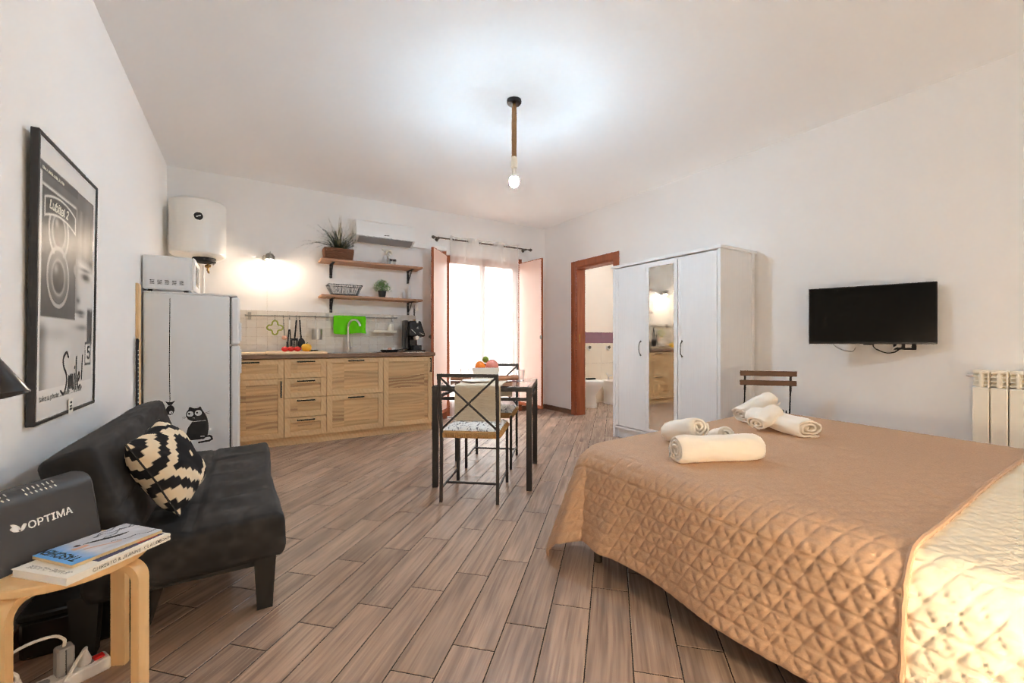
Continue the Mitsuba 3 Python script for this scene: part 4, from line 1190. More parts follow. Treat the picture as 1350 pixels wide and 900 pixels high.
def spiral_poly(r0, gap, turns, th, n=90):
    a = np.linspace(0, turns * 2 * PI, n)
    r = r0 + gap * a / (2 * PI)
    return sg.LineString(np.c_[r * np.cos(a), r * np.sin(a)]).buffer(th / 2, 4)


for (x, y, a, lab) in ((0.125, -0.02, 20, 'rolled brown napkin at the right of the white plate'), (-0.26, -0.01, 10, 'rolled brown napkin at the left of the white plate')):
    m = prism(spiral_poly(0.004, 0.007, 2.2, 0.0065), 0.17)
    m = frame(m, (0, 0, 0), (0, 1, 0), (0, 0, 1), (1, 0, 0))
    z0 = -m.bounds[0][2]
    single('napkin', TB(rotz(m, a, (x - 0.06, y + (0.03 if x > 0 else 0.0), ZT + z0 + (0.0025 if x > 0 else 0.0005)))), 'm_napkin', lab, 'napkin', 'rolled napkins on the table')
for (x, y, lab) in ((0.24, 0.10, 'clear drinking glass at the right of the glass table'), (-0.25, 0.20, 'clear drinking glass at the left of the fruit bowl')):
    single('drinking_glass', TB(lathe([(0, 0), (0.028, 0), (0.036, 0.085), (0.0335, 0.085), (0.0265, 0.006), (0, 0.006)], (x, y, ZT + 0.0002), 24)), 'm_solidglass', lab, 'glass', 'drinking glasses on the table', smooth=40)


def chair(cx, cy, ang, label):
    k = thing('dining_chair', label, 'chair', 'black metal dining chairs')
    ex, ey = np.array([math.cos(ang), math.sin(ang), 0]), np.array([-math.sin(ang), math.cos(ang), 0])

    def P(m):
        return frame(m, (cx, cy, 0), ex, ey, (0, 0, 1))
    w, d0, d1 = 0.19, -0.225, 0.228
    for s in (-1, 1):
        obj(k, 'rear_leg', P(J(bar((s * w, d0 + 0.0, 0.0003), (s * w, d0 + 0.012, 0.45), 0.02), bar((s * w, d0 + 0.012, 0.445), (s * (w + 0.003), d0 - 0.045, 0.846), 0.02))), 'm_chair')
        obj(k, 'front_leg', P(bar((s * w, d1, 0.0003), (s * w, d1, 0.45), 0.02)), 'm_chair')
        obj(k, 'side_stretcher', P(bar((s * w, d0 + 0.01, 0.09), (s * w, d1 - 0.01, 0.09), 0.012, 0.014)), 'm_chair')
    obj(k, 'cross_stretcher', P(bar((-w + 0.006, d0 + 0.13, 0.09), (w - 0.006, d0 + 0.13, 0.09), 0.014, 0.014)), 'm_chair')
    obj(k, 'top_rail', P(bar((-w - 0.013, d0 - 0.045, 0.843), (w + 0.013, d0 - 0.045, 0.843), 0.02, 0.022)), 'm_chair')
    for s in (-1, 1):
        obj(k, 'cross_brace', P(bar((-s * (w - 0.005), d0 + 0.007 + s * 0.002, 0.485), (s * (w - 0.003), d0 - 0.043 + s * 0.002, 0.832), 0.013, 0.008, up=(0, 1, 0))), 'm_chair')
    obj(k, 'seat_frame', P(J(bar((-w, d0 + 0.012, 0.437), (w, d0 + 0.012, 0.437), 0.016, 0.02), bar((-w, d1, 0.437), (w, d1, 0.437), 0.016, 0.02), bar((-w, d0, 0.437), (-w, d1, 0.437), 0.016, 0.02), bar((w, d0, 0.437), (w, d1, 0.437), 0.016, 0.02))), 'm_chair')
    # woven rush seat: strands wound round the frame
    st = []
    n = 30
    for i in range(n):
        y = d0 + 0.012 + (d1 - d0 - 0.012) * (i + 0.5) / n
        st.append(tube([(-w - 0.012, y, 0.445), (-w + 0.004, y, 0.459), (w - 0.004, y, 0.459), (w + 0.012, y, 0.445), (w + 0.012, y, 0.430)], 0.0078, 5))
        st.append(tube([(-w - 0.012, y, 0.430), (-w - 0.012, y, 0.447)], 0.0078, 5))
    for s in (d0 + 0.002, d1 + 0.012):
        for i in range(24):
            x = -w + 0.008 + (2 * w - 0.016) * (i + 0.5) / 24
            st.append(tube([(x, s, 0.428), (x, s, 0.456)], 0.0082, 5))
    obj(k, 'rush_seat', P(J(*st)), 'm_rush', smooth=40)
    pm, _, _ = grid(28, 28, lambda u, v: ((u - 0.5) * 0.385 * (1 + 0.02 * np.sin(v * 40)), (v - 0.5) * 0.40 * (1 + 0.02 * np.sin(u * 38)) + 0.01, 0.4685 + 0.022 * (1 - (2 * u - 1) ** 6) ** 0.5 * (1 - (2 * v - 1) ** 6) ** 0.5 + 0.0025 * np.sin(u * 22) * np.sin(v * 22)))
    V = np.array(pm.vertices)
    i = np.arange(784).reshape(28, 28)
    loop = np.concatenate([i[:, 0], i[-1, 1:], i[-2::-1, -1], i[0, -2:0:-1]])
    W = V.copy()
    W[:, 2] = 0.467
    a, b = loop, np.roll(loop, -1)
    F = np.array(pm.faces)
    pad = trimesh.Trimesh(np.vstack([V, W]), np.vstack([F, F[:, ::-1] + 784, np.stack([a, a + 784, b + 784], 1), np.stack([a, b + 784, b], 1)]), process=False)
    obj(k, 'seat_pad', P(pad), 'm_pad', smooth=True)


chair(1.393, 2.734, math.radians(-39.0), 'black metal chair with crossed back nearest the camera at the glass table')
chair(1.872, 3.348, math.radians(141.5), 'black metal chair on the far side of the glass table before the curtain')

# ================================================================ pendant lamp
pl = thing('pendant_lamp', 'glowing bare bulb on a thick jute rope hanging from the ceiling', 'lamp')
px, py = 1.69, 2.70
obj(pl, 'canopy', lathe([(0, -0.03), (0.03, -0.03), (0.05, -0.026), (0.054, -0.018), (0.054, 0), (0, 0)], (px, py, HC), 36), 'm_blackgloss')
obj(pl, 'grip', lathe([(0, -0.06), (0.012, -0.06), (0.012, -0.028), (0, -0.028)], (px, py, HC), 14), 'm_brass')
strands = []
for s in range(4):
    t = np.linspace(0, 1, 90)
    a = t * 2 * PI * 9 + s * PI / 2
    strands.append(tube(np.c_[px + 0.0095 * np.cos(a), py + 0.0095 * np.sin(a), HC - 0.052 - t * 0.39], 0.0098, 6))
obj(pl, 'rope', J(*strands), 'm_rope', smooth=40)
obj(pl, 'socket', lathe([(0, 0.0), (0.022, 0.0), (0.026, 0.012), (0.024, 0.06), (0.018, 0.085), (0, 0.085)], (px, py, 2.345), 20), 'm_cream')
obj(pl, 'bulb_neck', lathe([(0, 0.0), (0.014, 0.0), (0.016, -0.03), (0.026, -0.055), (0.032, -0.068), (0, -0.068)], (px, py, 2.345), 24), 'm_whitegloss', smooth=40)
kb = obj(pl, 'bulb', lathe([(0, -0.14), (0.012, -0.1385), (0.024, -0.132), (0.033, -0.12), (0.038, -0.104), (0.038, -0.09), (0.033, -0.0695), (0, -0.0685)], (px, py, 2.345), 28), None, smooth=50)
scene[kb]['emitter'] = {'type': 'area', 'radiance': {'type': 'rgb', 'value': PENDANT}}
# ================================================================ bathroom
to = thing('toilet', 'white toilet against the tiled bathroom wall', 'toilet')
tx, ty = 4.77, 5.33


def egg(cx, cy, rx, ry0, ry1, z, n=40):
    a = np.linspace(0, 2 * PI, n, endpoint=False)
    y = np.where(np.sin(a) < 0, ry0, ry1) * np.sin(a)
    return np.c_[cx + rx * np.cos(a), cy + y, np.full(n, z)]


def loft(rings):
    n = len(rings[0])
    V = np.vstack(rings + [rings[0].mean(0)[None], rings[-1].mean(0)[None]])
    F = []
    for i in range(len(rings) - 1):
        for j in range(n):
            a0, a1 = i * n + j, i * n + (j + 1) % n
            F += [[a0, a1, a1 + n], [a0, a1 + n, a0 + n]]
    N = len(rings) * n
    for j in range(n):
        F += [[N, (j + 1) % n, j], [N + 1, N - n + j, N - n + (j + 1) % n]]
    m = trimesh.Trimesh(V, F, process=False)
    return m


def basin(x, y, top, hole):
    rs = [egg(x, y, 0.115, 0.16, 0.235, 0.0005), egg(x, y, 0.11, 0.155, 0.235, 0.04), egg(x, y, 0.105, 0.14, 0.235, 0.19), egg(x, y, 0.135, 0.20, 0.235, 0.27), egg(x, y, 0.175, 0.28, 0.235, 0.35), egg(x, y, 0.18, 0.29, 0.235, top)]
    if hole:
        rs += [egg(x, y, 0.15, 0.25, 0.12, top), egg(x, y, 0.13, 0.22, 0.1, top - 0.08), egg(x, y, 0.06, 0.1, 0.05, top - 0.15)]
    return loft(rs)


obj(to, 'bowl', basin(tx, ty, 0.395, True), 'm_ceramic', smooth=40)
obj(to, 'seat', loft([egg(tx, ty, 0.182, 0.292, 0.16, 0.397), egg(tx, ty, 0.186, 0.296, 0.165, 0.407), egg(tx, ty, 0.186, 0.296, 0.165, 0.427), egg(tx, ty, 0.17, 0.28, 0.15, 0.437)]), 'm_ceramic', smooth=40)
obj(to, 'seat_hinge', box(tx - 0.09, tx + 0.09, ty + 0.165, ty + 0.20, 0.396, 0.43, 0.006), 'm_white')
single('brush_tray', box(tx - 0.005, tx + 0.15, ty - 0.02, ty + 0.06, 0.4375, 0.462, 0.004), 'm_blackmatt', 'small black box lying on the closed toilet lid', 'box')
bd = thing('bidet', 'white bidet at the right of the toilet, partly behind the wardrobe', 'bidet')
obj(bd, 'bowl', basin(5.36, ty, 0.40, True), 'm_ceramic', smooth=40)
obj(bd, 'tap', J(tube([(5.36, ty + 0.14, 0.4), (5.36, ty + 0.14, 0.46), (5.36, ty + 0.06, 0.485)], 0.012, 10), bar((5.36, ty + 0.14, 0.46), (5.36, ty + 0.19, 0.51), 0.012)), 'm_chrome')
for i, x in enumerate((4.99, 5.44)):
    k = thing('stop_valve', ('chrome stop valve at the left under the purple band', 'chrome stop valve at the right under the purple band')[i], 'valve', 'stop valves on the bathroom wall')
    obj(k, 'body', J(disc((x, BY1 - 0.03, 0.96), 0.018, 14, 0.05, (0, 1, 0)), disc((x, BY1 - 0.007, 0.96), 0.032, 18, 0.006, (0, 1, 0)), tube([(x, BY1 - 0.05, 0.955), (x, BY1 - 0.05, 0.90)], 0.011, 8)), 'm_chrome')
    obj(k, 'knob', disc((x, BY1 - 0.065, 0.965), 0.026, 8, 0.018, (0, 1, 0)), 'm_pewter')
bl = thing('ceiling_lamp', 'round opal ceiling lamp in the bathroom', 'lamp')
obj(bl, 'base', disc((4.95, 4.4, HC - 0.012), 0.15, 32, 0.022, (0, 0, 1)), 'm_white')
kb = obj(bl, 'diffuser', lathe([(0, -0.085), (0.08, -0.075), (0.125, -0.045), (0.135, -0.024), (0, -0.024)], (4.95, 4.4, HC), 32), None, smooth=40)
scene[kb]['emitter'] = {'type': 'area', 'radiance': {'type': 'rgb', 'value': BATH_LAMP}}

# ================================================================ wardrobe
wd = thing('wardrobe', 'white three-door wardrobe with a mirror in the middle door', 'wardrobe')
wx, wy0, wy1, wh = 3.50, 2.218, 3.505, 1.878
obj(wd, 'side', box(wx, 4.035, wy1 - 0.035, wy1, 0.0005, wh, 0.002), 'm_wardrobe')
obj(wd, 'side', J(box(wx + 0.03, 4.03, wy0 + 0.006, wy0 + 0.022, 0.0005, wh, 0.001), box(wx, wx + 0.035, wy0, wy0 + 0.03, 0.0005, wh, 0.002), box(3.99, 4.035, wy0, wy0 + 0.03, 0.0005, wh, 0.002)), 'm_wardrobe')
obj(wd, 'back', box(4.022, 4.03, wy0 + 0.03, wy1 - 0.035, 0.06, wh), 'm_wardrobe')
obj(wd, 'top', box(wx - 0.018, 4.045, wy0 - 0.018, wy1 + 0.018, wh, wh + 0.026, 0.003), 'm_wardrobe')
obj(wd, 'floor_panel', box(wx + 0.025, 4.022, wy0 + 0.03, wy1 - 0.035, 0.105, 0.125), 'm_wardrobe')
obj(wd, 'plinth', box(wx + 0.05, wx + 0.066, wy0 + 0.03, wy1 - 0.035, 0.0005, 0.105), 'm_wardrobe')
obj(wd, 'bottom_rail', box(wx + 0.004, wx + 0.022, wy0 + 0.03, wy1 - 0.035, 0.11, 0.132, 0.001), 'm_wardrobe')


def wdoor(y0, y1, hy=None, mirror=False):
    z0, z1 = 0.14, 1.868
    if mirror:
        fwid = 0.038
        k = obj(wd, 'mirror_door', J(box(wx, wx + 0.02, y0, y0 + fwid, z0, z1, 0.002), box(wx, wx + 0.02, y1 - fwid, y1, z0, z1, 0.002), box(wx, wx + 0.02, y0 + fwid, y1 - fwid, z1 - 0.05, z1, 0.002), box(wx, wx + 0.02, y0 + fwid, y1 - fwid, z0, z0 + 0.03, 0.002)), 'm_wardrobe')
        obj(k, 'mirror', box(wx + 0.007, wx + 0.012, y0 + fwid - 0.003, y1 - fwid + 0.003, z0 + 0.027, z1 - 0.047), 'm_mirror', smooth=False, label='tall mirror')
    else:
        k = obj(wd, 'door', J(box(wx + 0.003, wx + 0.02, y0, y1, z0, z1, 0.002), box(wx, wx + 0.003, y0 + 0.002, y0 + 0.045, z0 + 0.002, z1 - 0.002, 0.001), box(wx, wx + 0.003, y1 - 0.045, y1 - 0.002, z0 + 0.002, z1 - 0.002, 0.001)), 'm_wardrobe')
    if hy:
        pts = smoothpath([(wx + 0.001, hy, 0.925), (wx - 0.022, hy, 0.945), (wx - 0.03, hy, 0.995), (wx - 0.022, hy, 1.045), (wx + 0.001, hy, 1.065)], 20)
        obj(k, 'handle', J(tube(pts, 0.0045, 8), blob((wx - 0.002, hy, 0.922), 0.009, 0, 0, 1, 1), blob((wx - 0.002, hy, 1.068), 0.009, 0, 0, 1, 1)), 'm_pewter', smooth=40)


wdoor(3.046, 3.467, 3.105)
wdoor(2.660, 3.042, None, True)
wdoor(2.252, 2.654, 2.605)

# ================================================================ folded chair beside the wardrobe
fc = thing('folding_chair', 'brown slatted folding chair with black metal legs beside the wardrobe', 'chair')
fo = np.array([3.62, 1.885])
fd = np.array([0.66, -0.75])
fd /= np.linalg.norm(fd)
fn_ = np.array([-fd[1], fd[0]])


def FC(m):
    return frame(m, (fo[0], fo[1], 0), (fd[0], fd[1], 0), (fn_[0], fn_[1], 0), (0, 0, 1))


for z0, z1, y in ((0.783, 0.825, 0.0), (0.706, 0.748, 0.006)):
    obj(fc, 'back_slat', FC(box(-0.205, 0.205, y - 0.014, y - 0.001, z0, z1, 0.003)), 'm_walnutred')
for s in (-0.165, 0.165):
    obj(fc, 'upright', FC(J(bar((s, 0.006, 0.80), (s, 0.012, 0.66), 0.016, 0.008, up=(0, 1, 0)), bar((s, 0.012, 0.665), (s * 1.02, 0.09, 0.001), 0.009, 0.012, up=(0, 1, 0)))), 'm_blackmatt')
    obj(fc, 'leg', FC(bar((s * 0.9, 0.06, 0.50), (s * 0.9, 0.02, 0.001), 0.009, 0.012, up=(0, 1, 0))), 'm_blackmatt')
    obj(fc, 'pivot', FC(disc((s * 0.95, 0.055, 0.42), 0.008, 10, 0.03, (1, 0, 0))), 'm_pewter')
for j in range(6):
    z = 0.14 + j * 0.058
    obj(fc, 'seat_slat', FC(box(-0.19, 0.19, 0.098, 0.110, z, z + 0.042, 0.003)), 'm_walnutred')
obj(fc, 'seat_rail', FC(J(box(-0.14, -0.125, 0.09, 0.098, 0.13, 0.50), box(0.125, 0.14, 0.09, 0.098, 0.13, 0.50))), 'm_blackmatt')

# ================================================================ television
tv = thing('television', 'black flat television swivelled out from the right wall', 'television')
A, Bq = np.array([3.735, 1.635]), np.array([3.975, 0.957])
td = (Bq - A) / np.linalg.norm(Bq - A)
tn = np.array([td[1], -td[0]])          # towards the room
tw2 = np.linalg.norm(Bq - A)


def TV(m):
    return frame(m, (A[0], A[1], 0), (td[0], td[1], 0), (-tn[0], -tn[1], 0), (0, 0, 1))


tz0, tz1 = 1.046, 1.473
obj(tv, 'housing', TV(J(box(0, tw2, 0.002, 0.03, tz0, tz1, 0.004), box(0.12, tw2 - 0.12, 0.03, 0.052, tz0 + 0.03, tz1 - 0.12, 0.01))), 'm_blackmatt')
obj(tv, 'screen', TV(box(0.008, tw2 - 0.008, 0.0, 0.0025, tz0 + 0.016, tz1 - 0.007)), 'm_screen', smooth=False)
obj(tv, 'bezel', TV(box(0.002, tw2 - 0.002, -0.0015, 0.002, tz0 + 0.001, tz0 + 0.0155, 0.001)), 'm_blackgloss')
obj(tv, 'sensor', TV(box(tw2 / 2 - 0.03, tw2 / 2 + 0.03, 0.0, 0.02, tz0 - 0.007, tz0 + 0.001, 0.002)), 'm_blackgloss')
mt = thing('wall_mount', 'black swivel arm holding the television to the wall', 'wall mount')
wp = np.array([4.04, 1.42])
tvc = A + td * tw2 * 0.5 - tn * 0.056
mid = np.array([3.965, 1.50])
obj(mt, 'wall_plate', box(4.042, 4.055, 1.36, 1.48, 1.16, 1.40, 0.003), 'm_blackmatt')
obj(mt, 'arm', J(bar((4.04, 1.42, 1.28), (mid[0], mid[1], 1.28), 0.03, 0.04), bar((mid[0], mid[1], 1.28), (tvc[0], tvc[1], 1.28), 0.03, 0.04)), 'm_blackmatt')
obj(mt, 'head_plate', TV(box(tw2 / 2 - 0.09, tw2 / 2 + 0.09, 0.053, 0.058, 1.18, 1.38, 0.001)), 'm_blackmatt')
so = thing('socket_plate', 'black wall socket plate with white plugs below the television', 'socket')
obj(so, 'plate', box(4.046, 4.055, 1.085, 1.215, 1.005, 1.075, 0.003), 'm_blackmatt')
obj(so, 'socket', box(4.043, 4.046, 1.11, 1.145, 1.02, 1.055, 0.001), 'm_outlet', label='white socket insert')
obj(so, 'plug', J(box(4.026, 4.046, 1.165, 1.19, 1.022, 1.05, 0.004), tube([(4.03, 1.185, 1.03), (4.02, 1.20, 1.02), (4.022, 1.215, 1.004)], 0.005, 8)), 'm_outlet', label='white plug')
P3 = lambda y, z, x=4.045: (x, y, z)
single('power_cable', tube(smoothpath([TVp for TVp in [(3.93, 1.30, 1.06), (3.97, 1.30, 1.02), P3(1.29, 0.995), P3(1.25, 0.98), P3(1.21, 0.985), P3(1.185, 1.003), (4.04, 1.18, 1.03)]], 40), 0.004, 7), 'm_blackmatt', 'black cable looping from the television to the socket', 'cable')
single('aerial_cable', tube(smoothpath([(3.90, 1.545, 1.07), (3.97, 1.55, 1.03), P3(1.54, 1.005), P3(1.50, 0.99), P3(1.46, 0.988), P3(1.44, 1.02)], 40), 0.003, 7), 'm_greyplastic', 'grey cable below the left part of the television', 'cable')

# ================================================================ radiator
ra = thing('radiator', 'cream sectional radiator on the right wall at the bed side', 'radiator')
pitch, rx0, rx1 = 0.0785, 3.955, 4.03
ry = 0.792
for i in range(7):
    y1 = ry - i * pitch
    y0 = y1 - pitch + 0.003
    fin = 0.004
    k = obj(ra, 'section', J(box(rx0, rx0 + 0.012, y0 + 0.001, y1 - 0.001, 0.20, 0.775, 0.005), box(rx0 + 0.012, rx1, (y0 + y1) / 2 - 0.012, (y0 + y1) / 2 + 0.012, 0.19, 0.86, 0.002),
                             box(rx1 - 0.006, rx1, y0 + 0.002, y1 - 0.002, 0.20, 0.85, 0.002),
                             box(rx0 + 0.006, rx1, y0 + 0.001, y1 - 0.001, 0.862, 0.885, 0.006),
                             box(rx0 + 0.004, rx0 + 0.012, y0 + 0.001, y0 + 0.008, 0.775, 0.87, 0.001), box(rx0 + 0.004, rx0 + 0.012, (y0 + y1) / 2 - 0.005, (y0 + y1) / 2 + 0.005, 0.775, 0.87, 0.001)), 'm_cream')
    obj(k, 'fin', J(*[frame(box(0, 0.062, y0 + 0.002, y1 - 0.002, -0.002, 0.002), (rx0 + 0.008, 0, 0.787 + 0.026 * j), (0.9, 0, 0.42), (0, 1, 0), (-0.42, 0, 0.9)) for j in range(3)]), 'm_cream')
obj(ra, 'vent_valve', J(disc((3.99, ry + 0.012, 0.845), 0.012, 12, 0.024, (0, 1, 0)), disc((3.99, ry + 0.028, 0.845), 0.006, 10, 0.012, (0, 1, 0))), 'm_chrome')
obj(ra, 'wall_bracket', J(box(rx1 - 0.002, XR, ry - 0.09, ry - 0.07, 0.80, 0.83), box(rx1 - 0.002, XR, ry - 0.42, ry - 0.40, 0.80, 0.83)), 'm_white')
obj(ra, 'pipe', tube([(3.99, ry - 0.5, 0.22), (3.99, ry - 0.585, 0.22), (3.99, ry - 0.60, 0.20), (3.99, ry - 0.60, 0.001)], 0.009, 10), 'm_white')
# ================================================================ poster
po = thing('framed_poster', 'large black-framed black and white camera poster on the left wall', 'poster')
pz0, pz1, py0, py1 = 0.755, 1.843, 2.235, 2.965
lean = 0.013 / (pz1 - pz0)
pup = np.array([lean, 0, 1.0]) / math.hypot(lean, 1)
pex = np.array([0, 1.0, 0])
pn = np.cross(pex, pup)
PH, PWD = (pz1 - pz0) * math.hypot(lean, 1), py1 - py0
po0 = np.array([-0.6505, py0, pz0])


def PO(m):      # local: x right, y up, z out of the wall
    return frame(m, po0, pex, pup, pn)


def pframe():
    w, d = 0.014, 0.024
    return J(box(0, w, 0, PH, -d, 0.0, 0.0015), box(PWD - w, PWD, 0, PH, -d, 0.0, 0.0015), box(w, PWD - w, 0, w, -d, 0.0, 0.0015), box(w, PWD - w, PH - w, PH, -d, 0.0, 0.0015))


obj(po, 'frame', PO(pframe()), 'm_black')
obj(po, 'backing', PO(box(0.01, PWD - 0.01, 0.01, PH - 0.01, -0.02, -0.008)), 'm_blackmatt')


def paint_poster(u, v):
    """grey value of the print; u to the right, v down, both 0..1"""
    N = lambda a, b, s=0: meshkit.fbm(np.stack([u * a, v * b, u * 0 + s], -1), 3, s)
    st = lambda e, w: np.clip(0.5 - e / w, 0, 1)
    g = np.full(u.shape, 0.86)
    inside = (u > 0.055) & (u < 0.955) & (v > 0.085) & (v < 0.895)
    # pale skin and neck as the ground of the photograph
    im = 0.72 + 0.10 * N(3, 3, 1)
    # hair: dark streaks at the upper right
    hair = st(v - (0.35 + 0.10 * (u - 0.55)), 0.04) * st(0.56 - u + 0.04 * np.sin(v * 9), 0.05)
    strand = 0.10 + 0.34 * N(26, 3, 2) * (0.4 + u)
    im = im * (1 - hair) + strand * hair
    # upper background
    bg = st(v - 0.155, 0.01)
    im = im * (1 - bg) + (0.26 + 0.12 * N(4, 4, 3)) * bg
    # face: light forehead to cheek, shaded along the camera and the jaw
    ed = np.exp(-((u - 0.60) / 0.06) ** 2) * ((v > 0.3) & (v < 0.6))
    im = im * (1 - 0.35 * ed)
    dk = lambda cu, cv, ru, rv, k: np.exp(-(((u - cu) / ru) ** 2 + ((v - cv) / rv) ** 2)) * k
    im = im - dk(0.80, 0.435, 0.085, 0.016, 0.75) - dk(0.80, 0.405, 0.11, 0.008, 0.5) - dk(0.66, 0.545, 0.035, 0.012, 0.35) - dk(0.71, 0.595, 0.075, 0.011, 0.5) - dk(0.72, 0.612, 0.06, 0.006, 0.25) - dk(0.74, 0.66, 0.12, 0.012, 0.28)
    neck = st(u - 0.48, 0.2) * st(0.66 - v, 0.04)
    im = im - neck * (0.34 * np.exp(-((u - 0.07) / 0.07) ** 2) + 0.10 * np.exp(-((v - 0.69) / 0.03) ** 2) + 0.06 * N(4, 5, 5)) + 0.08 * neck
    right = st(0.85 - u, 0.03) * st(0.575 - v, 0.02) * st(v - 0.73, 0.02)
    im = im * (1 - right) + right * 0.16
    # the twin lens camera
    cam = st(np.maximum(np.maximum(0.06 - u, u - 0.60), np.maximum(0.165 - v, v - 0.63)), 0.006)
    body_ = 0.20 + 0.05 * N(20, 20, 6)
    for cv, R0 in ((0.300, 0.150), (0.475, 0.165)):
        d = np.hypot(u - 0.31, (v - cv) * 1.49)
        ringm = st(np.abs(d - R0) - 0.012, 0.006)
        body_ = body_ * (1 - ringm) + 0.62 * ringm
        gl = st(d - R0 + 0.02, 0.006)
        body_ = body_ * (1 - gl) + (0.30 + 0.18 * np.cos(d * 60) ** 2 * np.exp(-d * 4)) * gl
        r2 = st(np.abs(d - 0.10) - 0.006, 0.006)
        body_ = body_ * (1 - r2) + 0.55 * r2
        c = st(d - 0.085, 0.01)
        body_ = body_ * (1 - c) + (0.10 + 0.42 * np.exp(-(((u - 0.27) / 0.035) ** 2 + ((v - cv + 0.03) / 0.02) ** 2))) * c
    arch = (v - 0.175) - 0.45 * (u - 0.33) ** 2
    pl_ = st(np.maximum(np.abs(arch - 0.035) - 0.037, np.abs(u - 0.34) - 0.25), 0.005)
    pin = st(np.maximum(np.abs(arch - 0.035) - 0.029, np.abs(u - 0.34) - 0.235), 0.005)
    body_ = body_ * (1 - pl_) + 0.82 * pl_
    body_ = body_ * (1 - pin) + 0.16 * pin
    knob = st(np.hypot(u - 0.60, (v - 0.42) * 1.49) - 0.035, 0.01)
    im = im * (1 - cam) + body_ * cam
    im = im * (1 - knob) + 0.5 * knob
    g = np.where(inside, im, g)
    band = st(np.maximum(np.maximum(0.03 - u, u - 0.62), np.maximum(0.082 - v, v - 0.118)), 0.004)
    g = g * (1 - band) + 0.25 * band
    num = st(np.maximum(np.abs(u - 0.875) - 0.065, np.abs(v - 0.775) - 0.052), 0.004)
    numi = st(np.maximum(np.abs(u - 0.875) - 0.052, np.abs(v - 0.775) - 0.043), 0.004)
    g = g * (1 - num) + 0.14 * num
    g = g * (1 - numi) + 0.80 * numi
    return np.clip(g, 0.03, 0.95)


nu, nv = 190, 280
pm, uu, vv = grid(nu, nv, lambda u, v: (0.013 + u * (PWD - 0.026), PH - 0.013 - v * (PH - 0.026), u * 0 - 0.006))
gv = paint_poster(uu, vv)
col = (gv[:, None] ** 2.0) * np.array([1.0, 0.97, 0.93])
pm.invert()
obj(po, 'print', PO(pm), 'm_print', smooth=False, color=col, label='black and white print of an old box camera and half a face')


def ptext(s, h, u, v, m='m_ink', **kw):
    at = po0 + pex * (0.013 + u * (PWD - 0.026)) + pup * (PH - 0.013 - v * (PH - 0.026)) + pn * (-0.0055)
    rot = kw.pop('rot', 0.0)
    ex = pex * math.cos(rot) + pup * math.sin(rot)
    ey = -pex * math.sin(rot) + pup * math.cos(rot)
    return obj(po, 'lettering', text(s, h, at, ex, ey, **kw), m, smooth=False, label='printed lettering ' + s.replace('!', ''))


ptext('Lubitel 2', 0.036, 0.15, 0.232, 'm_paper', bold=True, shear=0.25, squeeze=1.05)
ptext('take a photo. smile, it is life', 0.013, 0.05, 0.110, 'm_paper', shear=0.1)
ptext('take a photo ... smile ... it\'s life', 0.021, 0.06, 0.935, 'm_inkgrey', squeeze=1.18)
ptext('5', 0.062, 0.845, 0.80, 'm_ink', bold=True)
ptext('+', 0.03, 0.90, 0.715, 'm_ink', bold=True)
# the brush-written word, drawn as strokes (metres from its lower left corner)
strokes = [[(0.085, 0.155), (0.06, 0.175), (0.025, 0.15), (0.03, 0.115), (0.06, 0.085), (0.065, 0.045), (0.035, 0.0), (0.0, 0.015)],
           [(0.085, 0.01), (0.095, 0.07), (0.105, 0.02), (0.115, 0.075), (0.125, 0.02), (0.135, 0.075), (0.145, 0.012)],
           [(0.165, 0.075), (0.162, 0.012)], [(0.167, 0.105), (0.169, 0.108)],
           [(0.19, 0.15), (0.184, 0.01)], [(0.21, 0.04), (0.235, 0.06), (0.225, 0.08), (0.208, 0.05), (0.215, 0.012), (0.245, 0.02)],
           [(0.272, 0.155), (0.262, 0.05)], [(0.258, 0.008), (0.260, 0.01)]]
word = shapely.union_all([sg.LineString(smoothpath(s, 40) if len(s) > 2 else s).buffer(0.0062) for s in strokes])
obj(po, 'lettering', frame(prism(word, 0.0006), po0 + pex * 0.275 + pup * 0.088 + pn * -0.0055, pex, pup, pn), 'm_ink', smooth=False, label='hand-written word Smile')
obj(po, 'price_sticker', PO(box(0.35, 0.40, -0.002, 0.062, -0.001, 0.0015)), 'm_paper', label='small white sticker on the lower frame edge')
for (a, b) in ((0.012, 0.024), (0.026, 0.036), (0.040, 0.052)):
    obj(po, 'sticker_mark', PO(box(0.356 + a * 0.2, 0.392 - b * 0.1, a, b - 0.003, 0.0015, 0.002)), 'm_ink')

# ================================================================ futon sofa
def roundbox(size, r, n=(40, 40, 12)):
    sx, sy, sz = np.asarray(size) / 2
    out = []
    for ax in range(3):
        o = [k for k in range(3) if k != ax]
        for s in (-1, 1):
            A, B_ = np.meshgrid(np.linspace(-1, 1, n[o[0]]), np.linspace(-1, 1, n[o[1]]), indexing='ij')
            P = np.zeros(A.shape + (3,))
            P[..., o[0]], P[..., o[1]], P[..., ax] = A, B_, s
            i = np.arange(A.size).reshape(A.shape)
            F = np.vstack([np.stack([i[:-1, :-1], i[1:, :-1], i[1:, 1:]], -1).reshape(-1, 3), np.stack([i[:-1, :-1], i[1:, 1:], i[:-1, 1:]], -1).reshape(-1, 3)])
            flip = (s < 0) != (ax == 1)
            out.append(trimesh.Trimesh(P.reshape(-1, 3), F[:, ::-1] if flip else F, process=False))
    m = J(*out)
    m.merge_vertices()
    h = np.array([sx, sy, sz])
    p = m.vertices * h
    rr = np.minimum(r, h)
    q = np.clip(p, -(h - rr), h - rr)
    d = (p - q) / rr
    ln = np.linalg.norm(d, axis=1, keepdims=True)
    m.vertices = q + np.where(ln > 0, d / np.maximum(ln, 1e-9), 0) * rr
    return m


